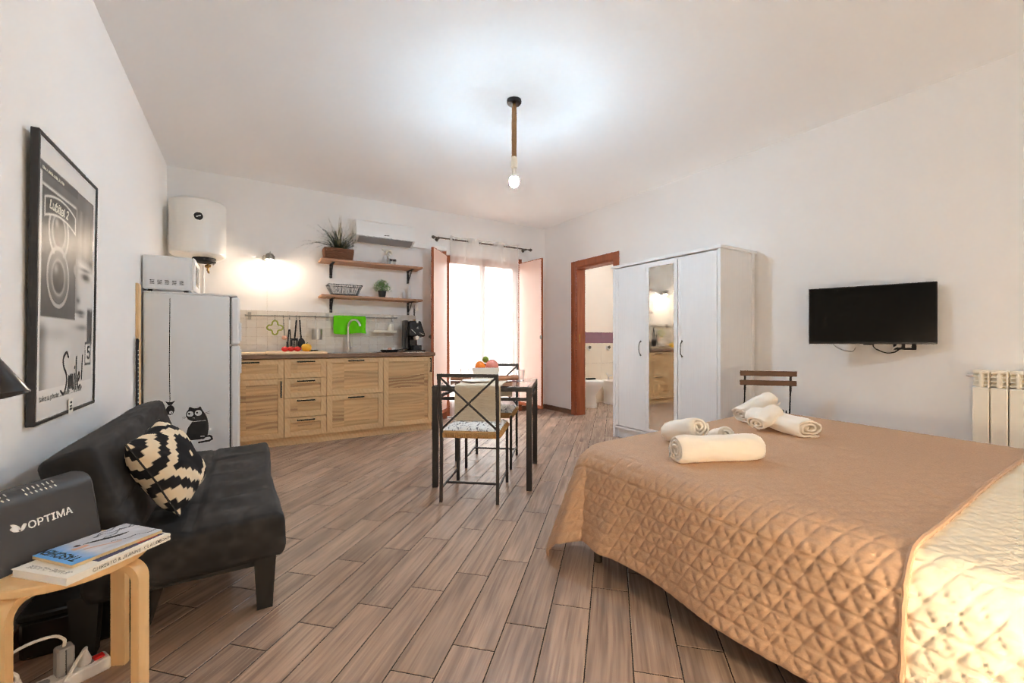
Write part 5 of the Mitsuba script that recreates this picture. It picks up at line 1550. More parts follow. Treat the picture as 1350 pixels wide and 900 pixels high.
def wrinkle(m, amp, freq, seed):
    n = m.vertex_normals
    m.vertices = m.vertices + n * ((meshkit.fbm(np.asarray(m.vertices) * freq + seed, 3, seed) - 0.5) * 2 * amp)[:, None]
    return m


so_ = thing('sofa_bed', 'low black velvet sofa bed along the left wall', 'sofa')
SY0_, SY1_ = 1.935, 3.37
sl, sd = SY1_ - SY0_, 0.60
seat = roundbox((sd, sl, 0.175), np.array([0.03, 0.022, 0.05]), (46, 90, 12))
V = np.array(seat.vertices)
top = np.clip((V[:, 2] - 0.02) / 0.05, 0, 1)
seam = np.exp(-(V[:, 0] / 0.012) ** 2) + np.exp(-((V[:, 1] - 0.02) / 0.012) ** 2) + 0.8 * np.exp(-((V[:, 1] - 0.38) / 0.010) ** 2) + 0.8 * np.exp(-((V[:, 1] + 0.36) / 0.010) ** 2)
V[:, 2] -= top * np.minimum(seam, 1.2) * 0.010
V[:, 2] += top * 0.006 * np.sin(V[:, 1] * 30 + 2.0 * np.sin(V[:, 0] * 9)) * np.exp(-((V[:, 0] - 0.16) / 0.12) ** 2)
V[:, 0] += np.clip(V[:, 0] / 0.3, 0, 1) * (-0.009 * np.cos(V[:, 1] / sl * 2 * PI) - 0.006)
seat.vertices = V
seat = wrinkle(seat, 0.005, 9.0, 3)
seat.apply_transform(trimesh.transformations.rotation_matrix(math.radians(-2.5), [0, 1, 0]))
seat.apply_translation((-0.165, (SY0_ + SY1_) / 2, 0.288))
obj(so_, 'seat', seat, 'm_velvet', smooth=True)
back = roundbox((0.155, sl - 0.02, 0.47), np.array([0.045, 0.03, 0.03]), (12, 80, 40))
V = np.array(back.vertices)
fr_ = np.clip((V[:, 0] - 0.0) / 0.05, 0, 1)
V[:, 0] -= fr_ * 0.010 * np.minimum(np.exp(-(V[:, 2] / 0.012) ** 2) + np.exp(-(V[:, 1] / 0.012) ** 2), 1.2)
back.vertices = V
back = wrinkle(back, 0.006, 6.0, 8)
back.apply_transform(trimesh.transformations.rotation_matrix(math.radians(-17), [0, 1, 0]))
back.apply_translation((-0.437, (SY0_ + SY1_) / 2, 0.475))
obj(so_, 'backrest', back, 'm_velvet', smooth=True)
for x in (0.065, -0.46):
    for y in (SY0_ + 0.07, SY1_ - 0.07):
        obj(so_, 'leg', hull([(x + sx * w, y + sy * w, z) for z, w in ((0.0004, 0.027), (0.215, 0.039)) for sx in (-1, 1) for sy in (-1, 1)]), 'm_blackleg')
obj(so_, 'base_frame', J(box(-0.44, 0.06, SY0_ + 0.05, SY0_ + 0.08, 0.175, 0.205), box(-0.44, 0.06, SY1_ - 0.08, SY1_ - 0.05, 0.175, 0.205), box(-0.45, -0.42, SY0_ + 0.08, SY1_ - 0.08, 0.175, 0.205), box(-0.20, -0.17, SY0_ + 0.08, SY1_ - 0.08, 0.175, 0.205)), 'm_blackmatt')
obj(so_, 'hinge_bracket', J(box(-0.44, -0.36, SY0_ + 0.09, SY0_ + 0.098, 0.19, 0.34), box(-0.44, -0.36, SY1_ - 0.098, SY1_ - 0.09, 0.19, 0.34)), 'm_blackmatt')

single('storage_box', J(box(-0.64, -0.30, 2.065, 2.95, 0.0005, 0.13, 0.01), box(-0.645, -0.295, 2.06, 2.955, 0.13, 0.155, 0.006)), 'm_blackgloss', 'black plastic storage box on the floor under the sofa', 'storage box')

# cushion with a stepped diamond pattern
cu = thing('throw_pillow', 'cream and black diamond-patterned cushion on the black sofa', 'cushion')
ch = 0.170
n_ = 110


def pillow(sgn):
    def f(u, v):
        a, b = 2 * u - 1, 2 * v - 1
        t = (np.clip(1 - np.abs(a) ** 3.2, 0, 1) * np.clip(1 - np.abs(b) ** 3.2, 0, 1)) ** 0.62
        pin = 1 - 0.085 * (1 - np.abs(a * b)) * np.maximum(np.abs(a), np.abs(b)) ** 2
        return a * ch * pin, b * ch * pin, sgn * (0.085 * t + 0.004 * np.sin(a * 9 + b * 5) * t)
    return f


ca_, ua, va = grid(n_, n_, pillow(1))
cb_, ub, vb = grid(n_, n_, pillow(-1))
cb_.invert()


def ikat(u, v):
    s = 30
    i, j = np.floor(np.abs(u - 0.52) * s * 1.0), np.floor(np.abs(v - 0.5) * s)
    d = np.floor(i * 0.62 / 1.0) * 1.0 + np.floor(j / 1.0) * 0.72
    k = np.floor(d / 3.05).astype(int)
    dark = np.isin(k, (1, 3, 5, 7))
    dark = np.where(k == 0, (np.abs(u - 0.52) > 0.02) | (np.abs(v - 0.5) > 0.035), dark)
    lum = np.where(dark[:, None], np.array(C(34, 34, 37)), np.array(C(226, 210, 184)))
    return lum


cols = np.vstack([ikat(ua, va), ikat(ub, vb)])
cm = trimesh.Trimesh(np.vstack([ca_.vertices, cb_.vertices]), np.vstack([ca_.faces, np.array(cb_.faces) + len(ca_.vertices)]), process=False)
cc = np.array([-0.272, 2.262, 0.557])
wdir = np.array([0.15, 0.98, 0.12])            # along the width, away from the camera
wdir /= np.linalg.norm(wdir)
nrm_c = np.array([0.87, -0.19, 0.44])
nrm_c -= wdir * (nrm_c @ wdir)
nrm_c /= np.linalg.norm(nrm_c)
hdir = np.cross(nrm_c, wdir)
obj(cu, 'cover', frame(cm, cc, wdir, hdir, nrm_c), 'm_fabricprint', smooth=True, color=cols)
tt = np.linspace(-1, 1, 30)
edge = []
for (fa, fb) in ((lambda t: t, lambda t: -1 + t * 0), (lambda t: 1 + t * 0, lambda t: t), (lambda t: -t, lambda t: 1 + t * 0), (lambda t: -1 + t * 0, lambda t: -t)):
    a, b = fa(tt), fb(tt)
    pin = 1 - 0.085 * (1 - np.abs(a * b)) * np.maximum(np.abs(a), np.abs(b)) ** 2
    edge += [(x, y, 0) for x, y in zip(a * ch * pin, b * ch * pin)][:-1]
edge.append(edge[0])
obj(cu, 'piping', frame(tube(edge, 0.0035, 6, caps=False), cc, wdir, hdir, nrm_c), 'm_blackmatt', smooth=40, label='black piping')

# ================================================================ stool used as a side table
st_ = thing('side_table', 'round birch stool with bent legs used as a side table', 'side table')
sc = np.array([-0.433, 1.723])
obj(st_, 'top', lathe([(0, 0.427), (0.176, 0.427), (0.18, 0.431), (0.18, 0.446), (0.177, 0.45), (0, 0.45)], (sc[0], sc[1], 0), 56), 'm_birch')
for phi in (-25, 65, 155, 245):
    a = math.radians(phi)
    rad, tan_ = np.array([math.cos(a), math.sin(a), 0]), np.array([-math.sin(a), math.cos(a), 0])
    th, R0 = 0.021, 0.055
    ro = 0.198
    outer_ = [(0.03, 0.427)] + [(ro - R0 + R0 * math.sin(b), 0.427 - R0 + R0 * math.cos(b)) for b in np.linspace(0, PI / 2, 9)] + [(ro, 0.0004)]
    ri = R0 - th
    inner_ = [(ro - th, 0.0004)] + [(ro - R0 + ri * math.sin(b), 0.427 - R0 + ri * math.cos(b)) for b in np.linspace(PI / 2, 0, 9)] + [(0.03, 0.427 - th)]
    m = prism(sg.Polygon(outer_ + inner_), 0.042)
    lgk = obj(st_, 'leg', frame(m, (sc[0] - tan_[0] * 0.025, sc[1] - tan_[1] * 0.025, 0), rad, (0, 0, 1), np.cross(rad, (0, 0, 1))) if False else frame(m, (sc[0] + tan_[0] * 0.021, sc[1] + tan_[1] * 0.021, 0), rad, np.array([0, 0, 1.0]), np.cross(rad, np.array([0, 0, 1.0]))), 'm_birch')

# book and magazine
def flat(cx, cy, ang, m):
    return rotz(m, math.degrees(ang), (cx, cy, 0))


ba = math.atan2(0.186, 0.184)
bk_ = thing('art_book', 'white paperback art book lying on the birch side table', 'book')
bcx, bcy, bL, bW, bz, bt = -0.360, 1.668, 0.262, 0.195, 0.4505, 0.02
obj(bk_, 'cover', flat(bcx, bcy, ba, J(box(-bL / 2, bL / 2, -bW / 2, bW / 2, bz + bt - 0.002, bz + bt, 0.0004), box(-bL / 2, bL / 2, -bW / 2, bW / 2, bz, bz + 0.002, 0.0004), box(-bL / 2, bL / 2, -bW / 2, -bW / 2 + 0.002, bz + 0.002, bz + bt - 0.002))), 'm_paper')
obj(bk_, 'pages', flat(bcx, bcy, ba, box(-bL / 2 + 0.002, bL / 2 - 0.002, -bW / 2 + 0.002, bW / 2 - 0.003, bz + 0.002, bz + bt - 0.002)), 'm_white')
obj(bk_, 'cover_picture', flat(bcx, bcy, ba, box(-0.05, bL / 2 - 0.006, -bW / 2 + 0.016, bW / 2 - 0.03, bz + bt, bz + bt + 0.0004)), 'm_bluepic', label='dark blue cover picture')
obj(bk_, 'red_patch', flat(bcx, bcy, ba, box(0.055, bL / 2 - 0.02, -bW / 2 + 0.022, -bW / 2 + 0.06, bz + bt + 0.0004, bz + bt + 0.0008)), 'm_redpic', label='red patch on the cover picture')
bex, bey = np.array([math.cos(ba), math.sin(ba), 0]), np.array([-math.sin(ba), math.cos(ba), 0])
bo3 = np.array([bcx, bcy, 0])
obj(bk_, 'spine_lettering', text('CHRISTO & JEANNE-CLAUDE', 0.009, bo3 + bex * -0.075 + bey * (-bW / 2 - 0.0001) + np.array([0, 0, bz + 0.006]), bex, (0, 0, 1), 0.0003), 'm_ink', smooth=False, label='spine lettering')
obj(bk_, 'spine_lettering', text('TASCHEN', 0.007, bo3 + bex * 0.085 + bey * (-bW / 2 - 0.0001) + np.array([0, 0, bz + 0.0065]), bex, (0, 0, 1), 0.0003), 'm_ink', smooth=False, label='spine lettering')
obj(bk_, 'title_lettering', text('JEANNE-CLAUDE', 0.0125, bo3 + bex * -0.104 + bey * -0.078 + np.array([0, 0, bz + bt]), bey, -bex, 0.0003), 'm_inkgrey', smooth=False, label='grey cover lettering')
mz = thing('magazine', 'blue and white magazine lying on the white book', 'magazine')
ma = math.atan2(0.145, 0.166)
mcx, mcy, mL, mW, mz_, mt_ = -0.358, 1.697, 0.222, 0.168, 0.4715, 0.009
obj(mz, 'pages', flat(mcx, mcy, ma, box(-mL / 2 + 0.001, mL / 2 - 0.001, -mW / 2 + 0.001, mW / 2 - 0.001, mz_, mz_ + mt_ - 0.001)), 'm_pages')
nn_ = 120
mgm, ux, vy = grid(nn_, 90, lambda u, v: ((u - 0.5) * mL, (v - 0.5) * mW, u * 0 + mz_ + mt_ - 0.0002))


def paint_mag(u, v):
    nz = meshkit.fbm(np.stack([u * 6, v * 6, u * 0], -1), 3, 4)
    base = np.array([0.66, 0.68, 0.74])[None] * (0.75 + 0.4 * nz[:, None])
    snow = np.clip((u - 0.13) * 5 + (nz - 0.5) * 1.2, 0, 1)[:, None]
    c = np.array([0.16, 0.42, 0.80])[None] * (1 - snow) + base * snow
    blk = (np.abs(v - 0.62 - 0.10 * np.sin(u * 6)) < 0.045 * np.sin(np.clip((u - 0.38) / 0.45, 0, 1) * PI) ** 0.5 * 1.0) & (u > 0.38) & (u < 0.83)
    c[blk] = (0.03, 0.03, 0.035)
    skin = ((np.abs(v - 0.60 + 0.1 * (u - 0.3)) < 0.05) & (u > 0.24) & (u < 0.40)) | ((np.abs(v - 0.36 - 0.12 * np.sin(u * 7)) < 0.025) & (u > 0.30) & (u < 0.62))
    c[skin] = (0.66, 0.42, 0.32)
    hair = np.hypot((u - 0.335) * 1.3, v - 0.72) < 0.045
    c[hair] = (0.08, 0.05, 0.04)
    br = np.zeros(len(u), bool)
    for k, (a0, s0) in enumerate(((0.93, 0.35), (0.80, -0.2), (0.70, 0.5), (0.25, -0.5))):
        br |= (np.abs(v - a0 - s0 * (u - 0.75) - 0.03 * np.sin(u * 30 + k)) < 0.012) & (u > 0.55)
    c[br] = (0.06, 0.07, 0.10)
    return np.clip(c, 0, 1)


obj(mz, 'cover', flat(mcx, mcy, ma, mgm), 'm_print', smooth=False, color=paint_mag(ux, vy), label='printed blue and white cover picture')
mex, mey = np.array([math.cos(ma), math.sin(ma), 0]), np.array([-math.sin(ma), math.cos(ma), 0])
obj(mz, 'title_lettering', text('TASCHEN', 0.024, np.array([mcx, mcy, mz_ + mt_]) + mex * -0.074 + mey * -0.062, mey, -mex, 0.0003, bold=True, squeeze=0.98), 'm_ink', smooth=False, label='black title lettering')

# dark box with the white word
ob = thing('network_box', 'dark grey box lettered OPTIMA on the birch side table', 'box')
oR = np.array([-0.39, 1.87])
od = np.array([0.55, 0.835])
od /= np.linalg.norm(od)                   # left to right as seen
on = np.array([od[1], -od[0]])             # towards the viewer
oL, oh, ot = 0.285, 0.20, 0.066
FS = np.array([-0.030, 0.155])                # the face slopes back
fl_len = float(np.linalg.norm(FS))
FU = FS / fl_len
arc = [(-0.074 + 0.044 * math.cos(b), 0.156 + 0.044 * math.sin(b)) for b in np.linspace(0.1, PI / 2, 10)]
prof_o = sg.Polygon([(0, 0), tuple(FS)] + arc + [(-0.094, oh), (-0.10, oh - 0.006), (-0.10, 0)])


def OB(m):      # local: x along the face, y up, z out
    return frame(m, (oR[0] - od[0] * oL, oR[1] - od[1] * oL, 0.4505), (od[0], od[1], 0), (0, 0, 1), (on[0], on[1], 0))


bodym = frame(prism(prof_o, oL - 0.016), (0.008, 0, 0), (0, 0, 1), (0, 1, 0), (1, 0, 0))
capm = []
for x, sgn in ((0.008, -1), (oL - 0.008, 1)):
    capm.append(hull(np.vstack([np.c_[np.full(len(p), x + sgn * dx), p[:, 1], p[:, 0]] for dx, s in ((-0.001, 0.0), (0.005, -0.002), (0.008, -0.006)) for p in [np.array(prof_o.buffer(s).exterior.coords) if s else np.array(prof_o.exterior.coords)]])))
obj(ob, 'body', OB(J(bodym, *capm)), 'm_darkbox', smooth=40)
for i in range(11):
    x = 0.025 + i * 0.0125 + (0.03 if i > 3 else 0)
    for j, (b, l) in enumerate(((0.75, 0.008), (1.15, 0.012))):
        c = np.array([x + 0.004 * j, 0.156 + 0.0445 * math.sin(b), -0.074 + 0.0445 * math.cos(b)])
        t = np.array([0.2 if j else -0.3, math.cos(b), -math.sin(b)])
        obj(ob, 'vent_slot', OB(bar(c - t * l / 2, c + t * l / 2, 0.0032, 0.002)), 'm_outlet', smooth=False)
bx_ = np.array([oR[0] - od[0] * oL, oR[1] - od[1] * oL, 0.4505])
oex = np.array([od[0], od[1], 0])
oup = np.array([on[0] * FU[0], on[1] * FU[0], FU[1]])
oon = np.cross(oex, oup)


def otext(s, h, x, z, **kw):
    return text(s, h, bx_ + oex * x + oup * z + oon * 0.0002, oex, oup, 0.0005, **kw)


obj(ob, 'lettering', otext('OPTIMA', 0.020, 0.090, 0.0965, bold=True, squeeze=1.05), 'm_outlet', smooth=False, label='white word OPTIMA')
leafs = [sg.Polygon(smoothpath([(0, 0), (0.012, 0.004), (0.020, 0.014), (0.012, 0.017), (0.004, 0.010), (0, 0)], 30)), sg.Polygon(smoothpath([(0, 0.0), (0.006, 0.012), (0.018, 0.021), (0.03, 0.024), (0.022, 0.012), (0.01, 0.003), (0, 0)], 30))]
lf_ = shapely.union_all([sa_.translate(sa_.scale(leafs[0].buffer(0), -1.0, 1.0, origin=(0, 0)), 0.070, 0.0985), sa_.translate(sa_.scale(leafs[1].buffer(0), -0.75, 0.9, origin=(0, 0)), 0.075, 0.1025), sa_.translate(sa_.scale(leafs[0].buffer(0), 0.8, 1.1, origin=(0, 0)), 0.073, 0.0975)])
obj(ob, 'leaf_mark', frame(prism(lf_, 0.0005), bx_ + oon * 0.0002, oex, oup, oon), 'm_outlet', smooth=False, label='white leaf emblem')

# ================================================================ black lamp head at the left edge, on its stand
fl_ = thing('floor_lamp', 'black metal reading lamp with a cone shade at the left edge', 'lamp')
ap, rc = np.array([-0.548, 1.562, 1.035]), np.array([-0.520, 1.549, 0.928])
ax_ = (rc - ap) / np.linalg.norm(rc - ap)
e1 = np.cross(ax_, [0, 1.0, 0])
e1 /= np.linalg.norm(e1)
e2 = np.cross(ax_, e1)
hgt = float(np.linalg.norm(rc - ap))
cone = lathe([(0.0, 0.0), (0.020, 0.0), (0.024, 0.004), (0.028, 0.012), (0.062, hgt), (0.060, hgt), (0.026, 0.014), (0.0, 0.006)], (0, 0, 0), 44)
obj(fl_, 'shade', frame(cone, ap, e1, e2, ax_), 'm_blackgloss', smooth=40)
neck = lathe([(0, -0.05), (0.012, -0.05), (0.014, -0.03), (0.014, 0.001), (0, 0.001)], (0, 0, 0), 24)
obj(fl_, 'neck', frame(neck, ap, e1, e2, ax_), 'm_blackgloss', smooth=40)
obj(fl_, 'bulb', frame(lathe([(0, 0.03), (0.02, 0.035), (0.022, 0.06), (0.012, 0.08), (0, 0.084)], (0, 0, 0), 18), ap, e1, e2, ax_), 'm_whitegloss', smooth=True)
nt = ap - ax_ * 0.045
obj(fl_, 'arm', tube(smoothpath([tuple(nt), (-0.56, 1.52, 1.10), (-0.60, 1.42, 1.12), (-0.615, 1.37, 1.08)], 20), 0.007, 10), 'm_blackgloss')
obj(fl_, 'pole', tube([(-0.615, 1.37, 1.09), (-0.615, 1.37, 0.012)], 0.009, 12), 'm_blackgloss')
obj(fl_, 'foot', lathe([(0, 0.0005), (0.055, 0.0005), (0.055, 0.012), (0.05, 0.016), (0, 0.018)], (-0.615, 1.37, 0), 36), 'm_blackgloss')

# ================================================================ power strip, plugs and cables under the side table
ps = thing('power_strip', 'white power strip on the floor under the side table', 'power strip')
pa = math.atan2(0.053, 0.10)
pc = np.array([-0.505, 1.842])
pex2, pey2 = np.array([math.cos(pa), math.sin(pa), 0]), np.array([-math.sin(pa), math.cos(pa), 0])


def PS(m):
    return frame(m, (pc[0], pc[1], 0), pex2, pey2, (0, 0, 1))


obj(ps, 'body', PS(box(-0.145, 0.135, -0.028, 0.028, 0.0005, 0.04, 0.004)), 'm_outlet')
for i in range(5):
    obj(ps, 'outlet', PS(disc((-0.115 + i * 0.05, 0.0, 0.0402), 0.017, 16, 0.002, (0, 0, 1))), 'm_blueplug' if i == 1 else 'm_greyplastic')
obj(ps, 'switch', PS(box(0.098, 0.125, -0.012, 0.012, 0.04, 0.047, 0.002)), 'm_redneon', label='red rocker switch')
ad = thing('power_adapter', 'grey upright plug-in adapter on the white power strip', 'adapter')
obj(ad, 'body', PS(box(0.012, 0.052, -0.02, 0.022, 0.0412, 0.125, 0.005)), 'm_greyplastic')
obj(ad, 'seam', PS(box(0.030, 0.033, -0.0205, 0.0225, 0.045, 0.12)), 'm_darkbox')
for i, (x, m, lab) in enumerate(((-0.065, 'm_cable', 'cream plug standing in the middle of the power strip'), (-0.118, 'm_blackmatt', 'black plug at the near end of the power strip'), (0.078, 'm_outlet', 'white plug beside the red switch'))):
    k = thing('plug', lab, 'plug', None)
    obj(k, 'body', PS(lathe([(0, 0), (0.016, 0), (0.017, 0.012), (0.009, 0.035), (0.0065, 0.045), (0, 0.045)], (x, 0.0, 0.0413), 14)), m)
W = lambda x, y, z: tuple(np.array([pc[0], pc[1], 0]) + pex2 * x + pey2 * y + np.array([0, 0, z]))
single('plug_cable', tube(smoothpath([W(-0.065, 0, 0.085), W(-0.067, 0.0, 0.10), W(-0.085, 0.01, 0.115), W(-0.125, 0.02, 0.11), W(-0.14, 0.03, 0.095), W(-0.12, 0.045, 0.085), W(-0.16, 0.06, 0.10)], 50), 0.005, 8), 'm_cable', 'cream cable looping from the cream plug', 'cable')
single('plug_cable', tube(smoothpath([W(0.032, 0.001, 0.124), W(0.032, 0.002, 0.145), W(0.01, 0.02, 0.16), W(-0.05, 0.03, 0.16), W(-0.12, 0.04, 0.13)], 40), 0.0045, 8), 'm_cable', 'white cable rising from the grey adapter', 'cable')
single('plug_cable', tube(smoothpath([W(0.078, 0, 0.085), W(0.078, -0.01, 0.093), W(0.055, -0.03, 0.08), W(0.02, -0.05, 0.04), W(-0.03, -0.07, 0.0065), W(-0.09, -0.10, 0.006)], 40), 0.005, 8), 'm_cable', 'white cable running down the front of the power strip', 'cable')
single('plug_cable', tube(smoothpath([W(-0.118, 0, 0.085), W(-0.12, 0.0, 0.095), W(-0.15, -0.03, 0.07), W(-0.185, -0.05, 0.01), W(-0.22, -0.04, 0.0055)], 40), 0.0045, 8), 'm_blackmatt', 'black cable at the near end of the power strip', 'cable')
# ================================================================ bed
BFL, BFR, BHL, BHR = np.array([1.40, 1.655]), np.array([3.30, 1.775]), np.array([1.305, -0.38]), np.array([3.10, -0.38])
BZ = 0.545
BWID, BLEN = 1.90, 2.03


def quad(s, t):
    a, b = s / BWID, t / BLEN
    return ((1 - a) * (1 - b))[..., None] * BFL + (a * (1 - b))[..., None] * BFR + ((1 - a) * b)[..., None] * BHL + (a * b)[..., None] * BHR


def drape(s, t, r=0.10):
    """a cloth lying on the mattress: cloth coordinates s (from the left edge) and t (from the foot edge) in metres"""
    sc, tcl = np.clip(s, r, BWID - r), np.maximum(t, r)
    os_, ot_ = s - sc, np.minimum(t - r, 0)                   # beyond the flat part
    d = np.hypot(os_, ot_)
    ds, dt = os_ / np.maximum(d, 1e-9), ot_ / np.maximum(d, 1e-9)
    base = quad(sc, tcl)
    eu = (BFR - BFL) / np.linalg.norm(BFR - BFL)
    ev = (BHL - BFL) / np.linalg.norm(BHL - BFL)
    out2 = ds[..., None] * eu + dt[..., None] * ev
    a = np.clip(d / r, 0, PI / 2)
    drop = np.where(d < r * PI / 2, r * (1 - np.cos(a)), r + (d - r * PI / 2))
    go = np.where(d < r * PI / 2, r * np.sin(a), r)
    corner = np.clip(4 * np.abs(ds * dt), 0, 1) * (d > 1e-6)
    hang = np.clip((drop - 0.03) / 0.35, 0, 1.4)
    wave = (0.013 * np.sin((s * 0.2 + t) * 2 * PI / 0.62 + 0.4) + 0.016 * np.exp(-((t - 0.36 - 0.35 * s) / 0.05) ** 2)) * hang * (1 - corner)
    go = go + 0.03 * hang + 0.10 * corner * hang + wave
    P = np.empty(s.shape + (3,))
    P[..., :2] = base + out2 * go[..., None]
    P[..., 2] = BZ + 0.01 - drop + 0.005 * np.sin(sc * 5.0) * np.sin(tcl * 4.0)
    return P


def puffs(s, t, p=0.048):
    """quilting: stitched lines in three directions, the cloth puffed up between them, puckered where the lines cross"""
    k = (s / p, (s * 0.5 + t * 0.866) / p, (s * 0.5 - t * 0.866) / p)
    d = [np.abs(q - np.round(q)) for q in k]            # 0 on a stitch line, 0.5 between two
    line = np.minimum(np.minimum(d[0], d[1]), d[2])
    star = np.maximum(np.maximum(d[0], d[1]), d[2])
    return (1 - np.exp(-line * 11.0)) * 0.7 + 0.3 * np.clip(star * 2, 0, 1) ** 0.7 - 0.2 - 0.35 * np.exp(-d[0] * 16.0)


def quilt(s0, s1, t0, t1, step, lift, seed):
    ns, nt = int((s1 - s0) / step), int((t1 - t0) / step)
    s, t = np.meshgrid(np.linspace(s0, s1, ns), np.linspace(t0, t1, nt), indexing='ij')
    P = drape(s, t)
    a, b = np.gradient(P, axis=0), np.gradient(P, axis=1)
    n = np.cross(a, b)
    n /= np.linalg.norm(n, axis=2, keepdims=True) + 1e-12
    if n[ns // 2, nt // 2, 2] < 0:
        n = -n
    drop = np.clip((BZ - P[..., 2]) / 0.08, 0, 1)
    crk = meshkit.fbm(np.stack([s * 55, t * 55, s * 0], -1), 3, seed)
    h = puffs(s, t) * (0.0042 + 0.0046 * drop) + (crk - 0.5) * (0.0014 + 0.0046 * drop) + lift
    P = P + n * h[..., None]
    i = np.arange(ns * nt).reshape(ns, nt)
    F = np.vstack([np.stack([i[:-1, :-1], i[1:, :-1], i[1:, 1:]], -1).reshape(-1, 3), np.stack([i[:-1, :-1], i[1:, 1:], i[:-1, 1:]], -1).reshape(-1, 3)])
    m = trimesh.Trimesh(P.reshape(-1, 3), F, process=False)
    nf = np.cross(P[ns // 2 + 1, nt // 2] - P[ns // 2, nt // 2], P[ns // 2, nt // 2 + 1] - P[ns // 2, nt // 2])
    if nf[2] < 0:
        m = trimesh.Trimesh(m.vertices, F[:, ::-1], process=False)
    return m, ns, nt, P, n


bed = thing('bed', 'wide bed on metal legs under a quilted bedspread', 'bed')
obj(bed, 'mattress', hull([(p[0] + dx, p[1] + dy, z) for (p, dx, dy) in ((BFL, 0.06, -0.06), (BFR, -0.06, -0.06), (BHL, 0.06, 0.03), (BHR, -0.06, 0.03)) for z in (0.32, 0.515)]), 'm_white')
obj(bed, 'frame', hull([(p[0] + dx, p[1] + dy, z) for (p, dx, dy) in ((BFL, 0.04, -0.04), (BFR, -0.04, -0.04), (BHL, 0.04, 0.02), (BHR, -0.04, 0.02)) for z in (0.25, 0.315)]), 'm_blackmatt')
for (x, y) in ((1.452, 1.552), (2.35, 1.58), (3.22, 1.62), (1.40, 0.6), (3.10, 0.6), (1.36, -0.28), (3.05, -0.28)):
    obj(bed, 'leg', lathe([(0, 0.0004), (0.018, 0.0004), (0.02, 0.004), (0.02, 0.252), (0, 0.252)], (x, y, 0), 18), 'm_pewter')
obj(bed, 'headboard', box(1.25, 3.15, -0.447, -0.405, 0.0005, 0.95, 0.01), 'm_walnutred')

TB0 = 1.268           # where the brown spread ends, measured from the foot
cream, cs, ctt, _, _ = quilt(-0.40, BWID + 0.33, TB0 - 0.13, BLEN - 0.015, 0.0062, 0.002, 4)
single('quilt', cream, 'm_quiltcream', 'cream quilted bedspread on the near part of the bed', 'bedspread', smooth=True)
brown, bs, bt_, BP, BN = quilt(-0.385, BWID + 0.35, -0.40, TB0, 0.0056, 0.0085, 9)
# turned-under rim, so that the spread has a thickness
i = np.arange(bs * bt_).reshape(bs, bt_)
loop = np.concatenate([i[:, 0], i[-1, 1:], i[-2::-1, -1], i[0, -2:0:-1]])
V = np.array(brown.vertices)
W_ = V[loop] - BN.reshape(-1, 3)[loop] * 0.006
a = np.arange(len(loop))
b = np.roll(a, -1)
side = np.vstack([np.stack([loop[a], a + len(V), b + len(V)], 1), np.stack([loop[a], b + len(V), loop[b]], 1)])
ks = thing('quilt', 'brown quilted bedspread over the foot of the bed, hanging down its side', 'bedspread')
scene[ks] = mikit.ply(brown, 'm_quilt', smooth=True)
obj(ks, 'hem', trimesh.Trimesh(np.vstack([V, W_]), side, process=False), 'm_quilt', smooth=False)
edge = BP[:, -1] + BN[:, -1] * -0.001
obj(ks, 'binding', tube(edge[::4] + np.array([0, -0.004, 0]), 0.0075, 8), 'm_quilt', smooth=40)

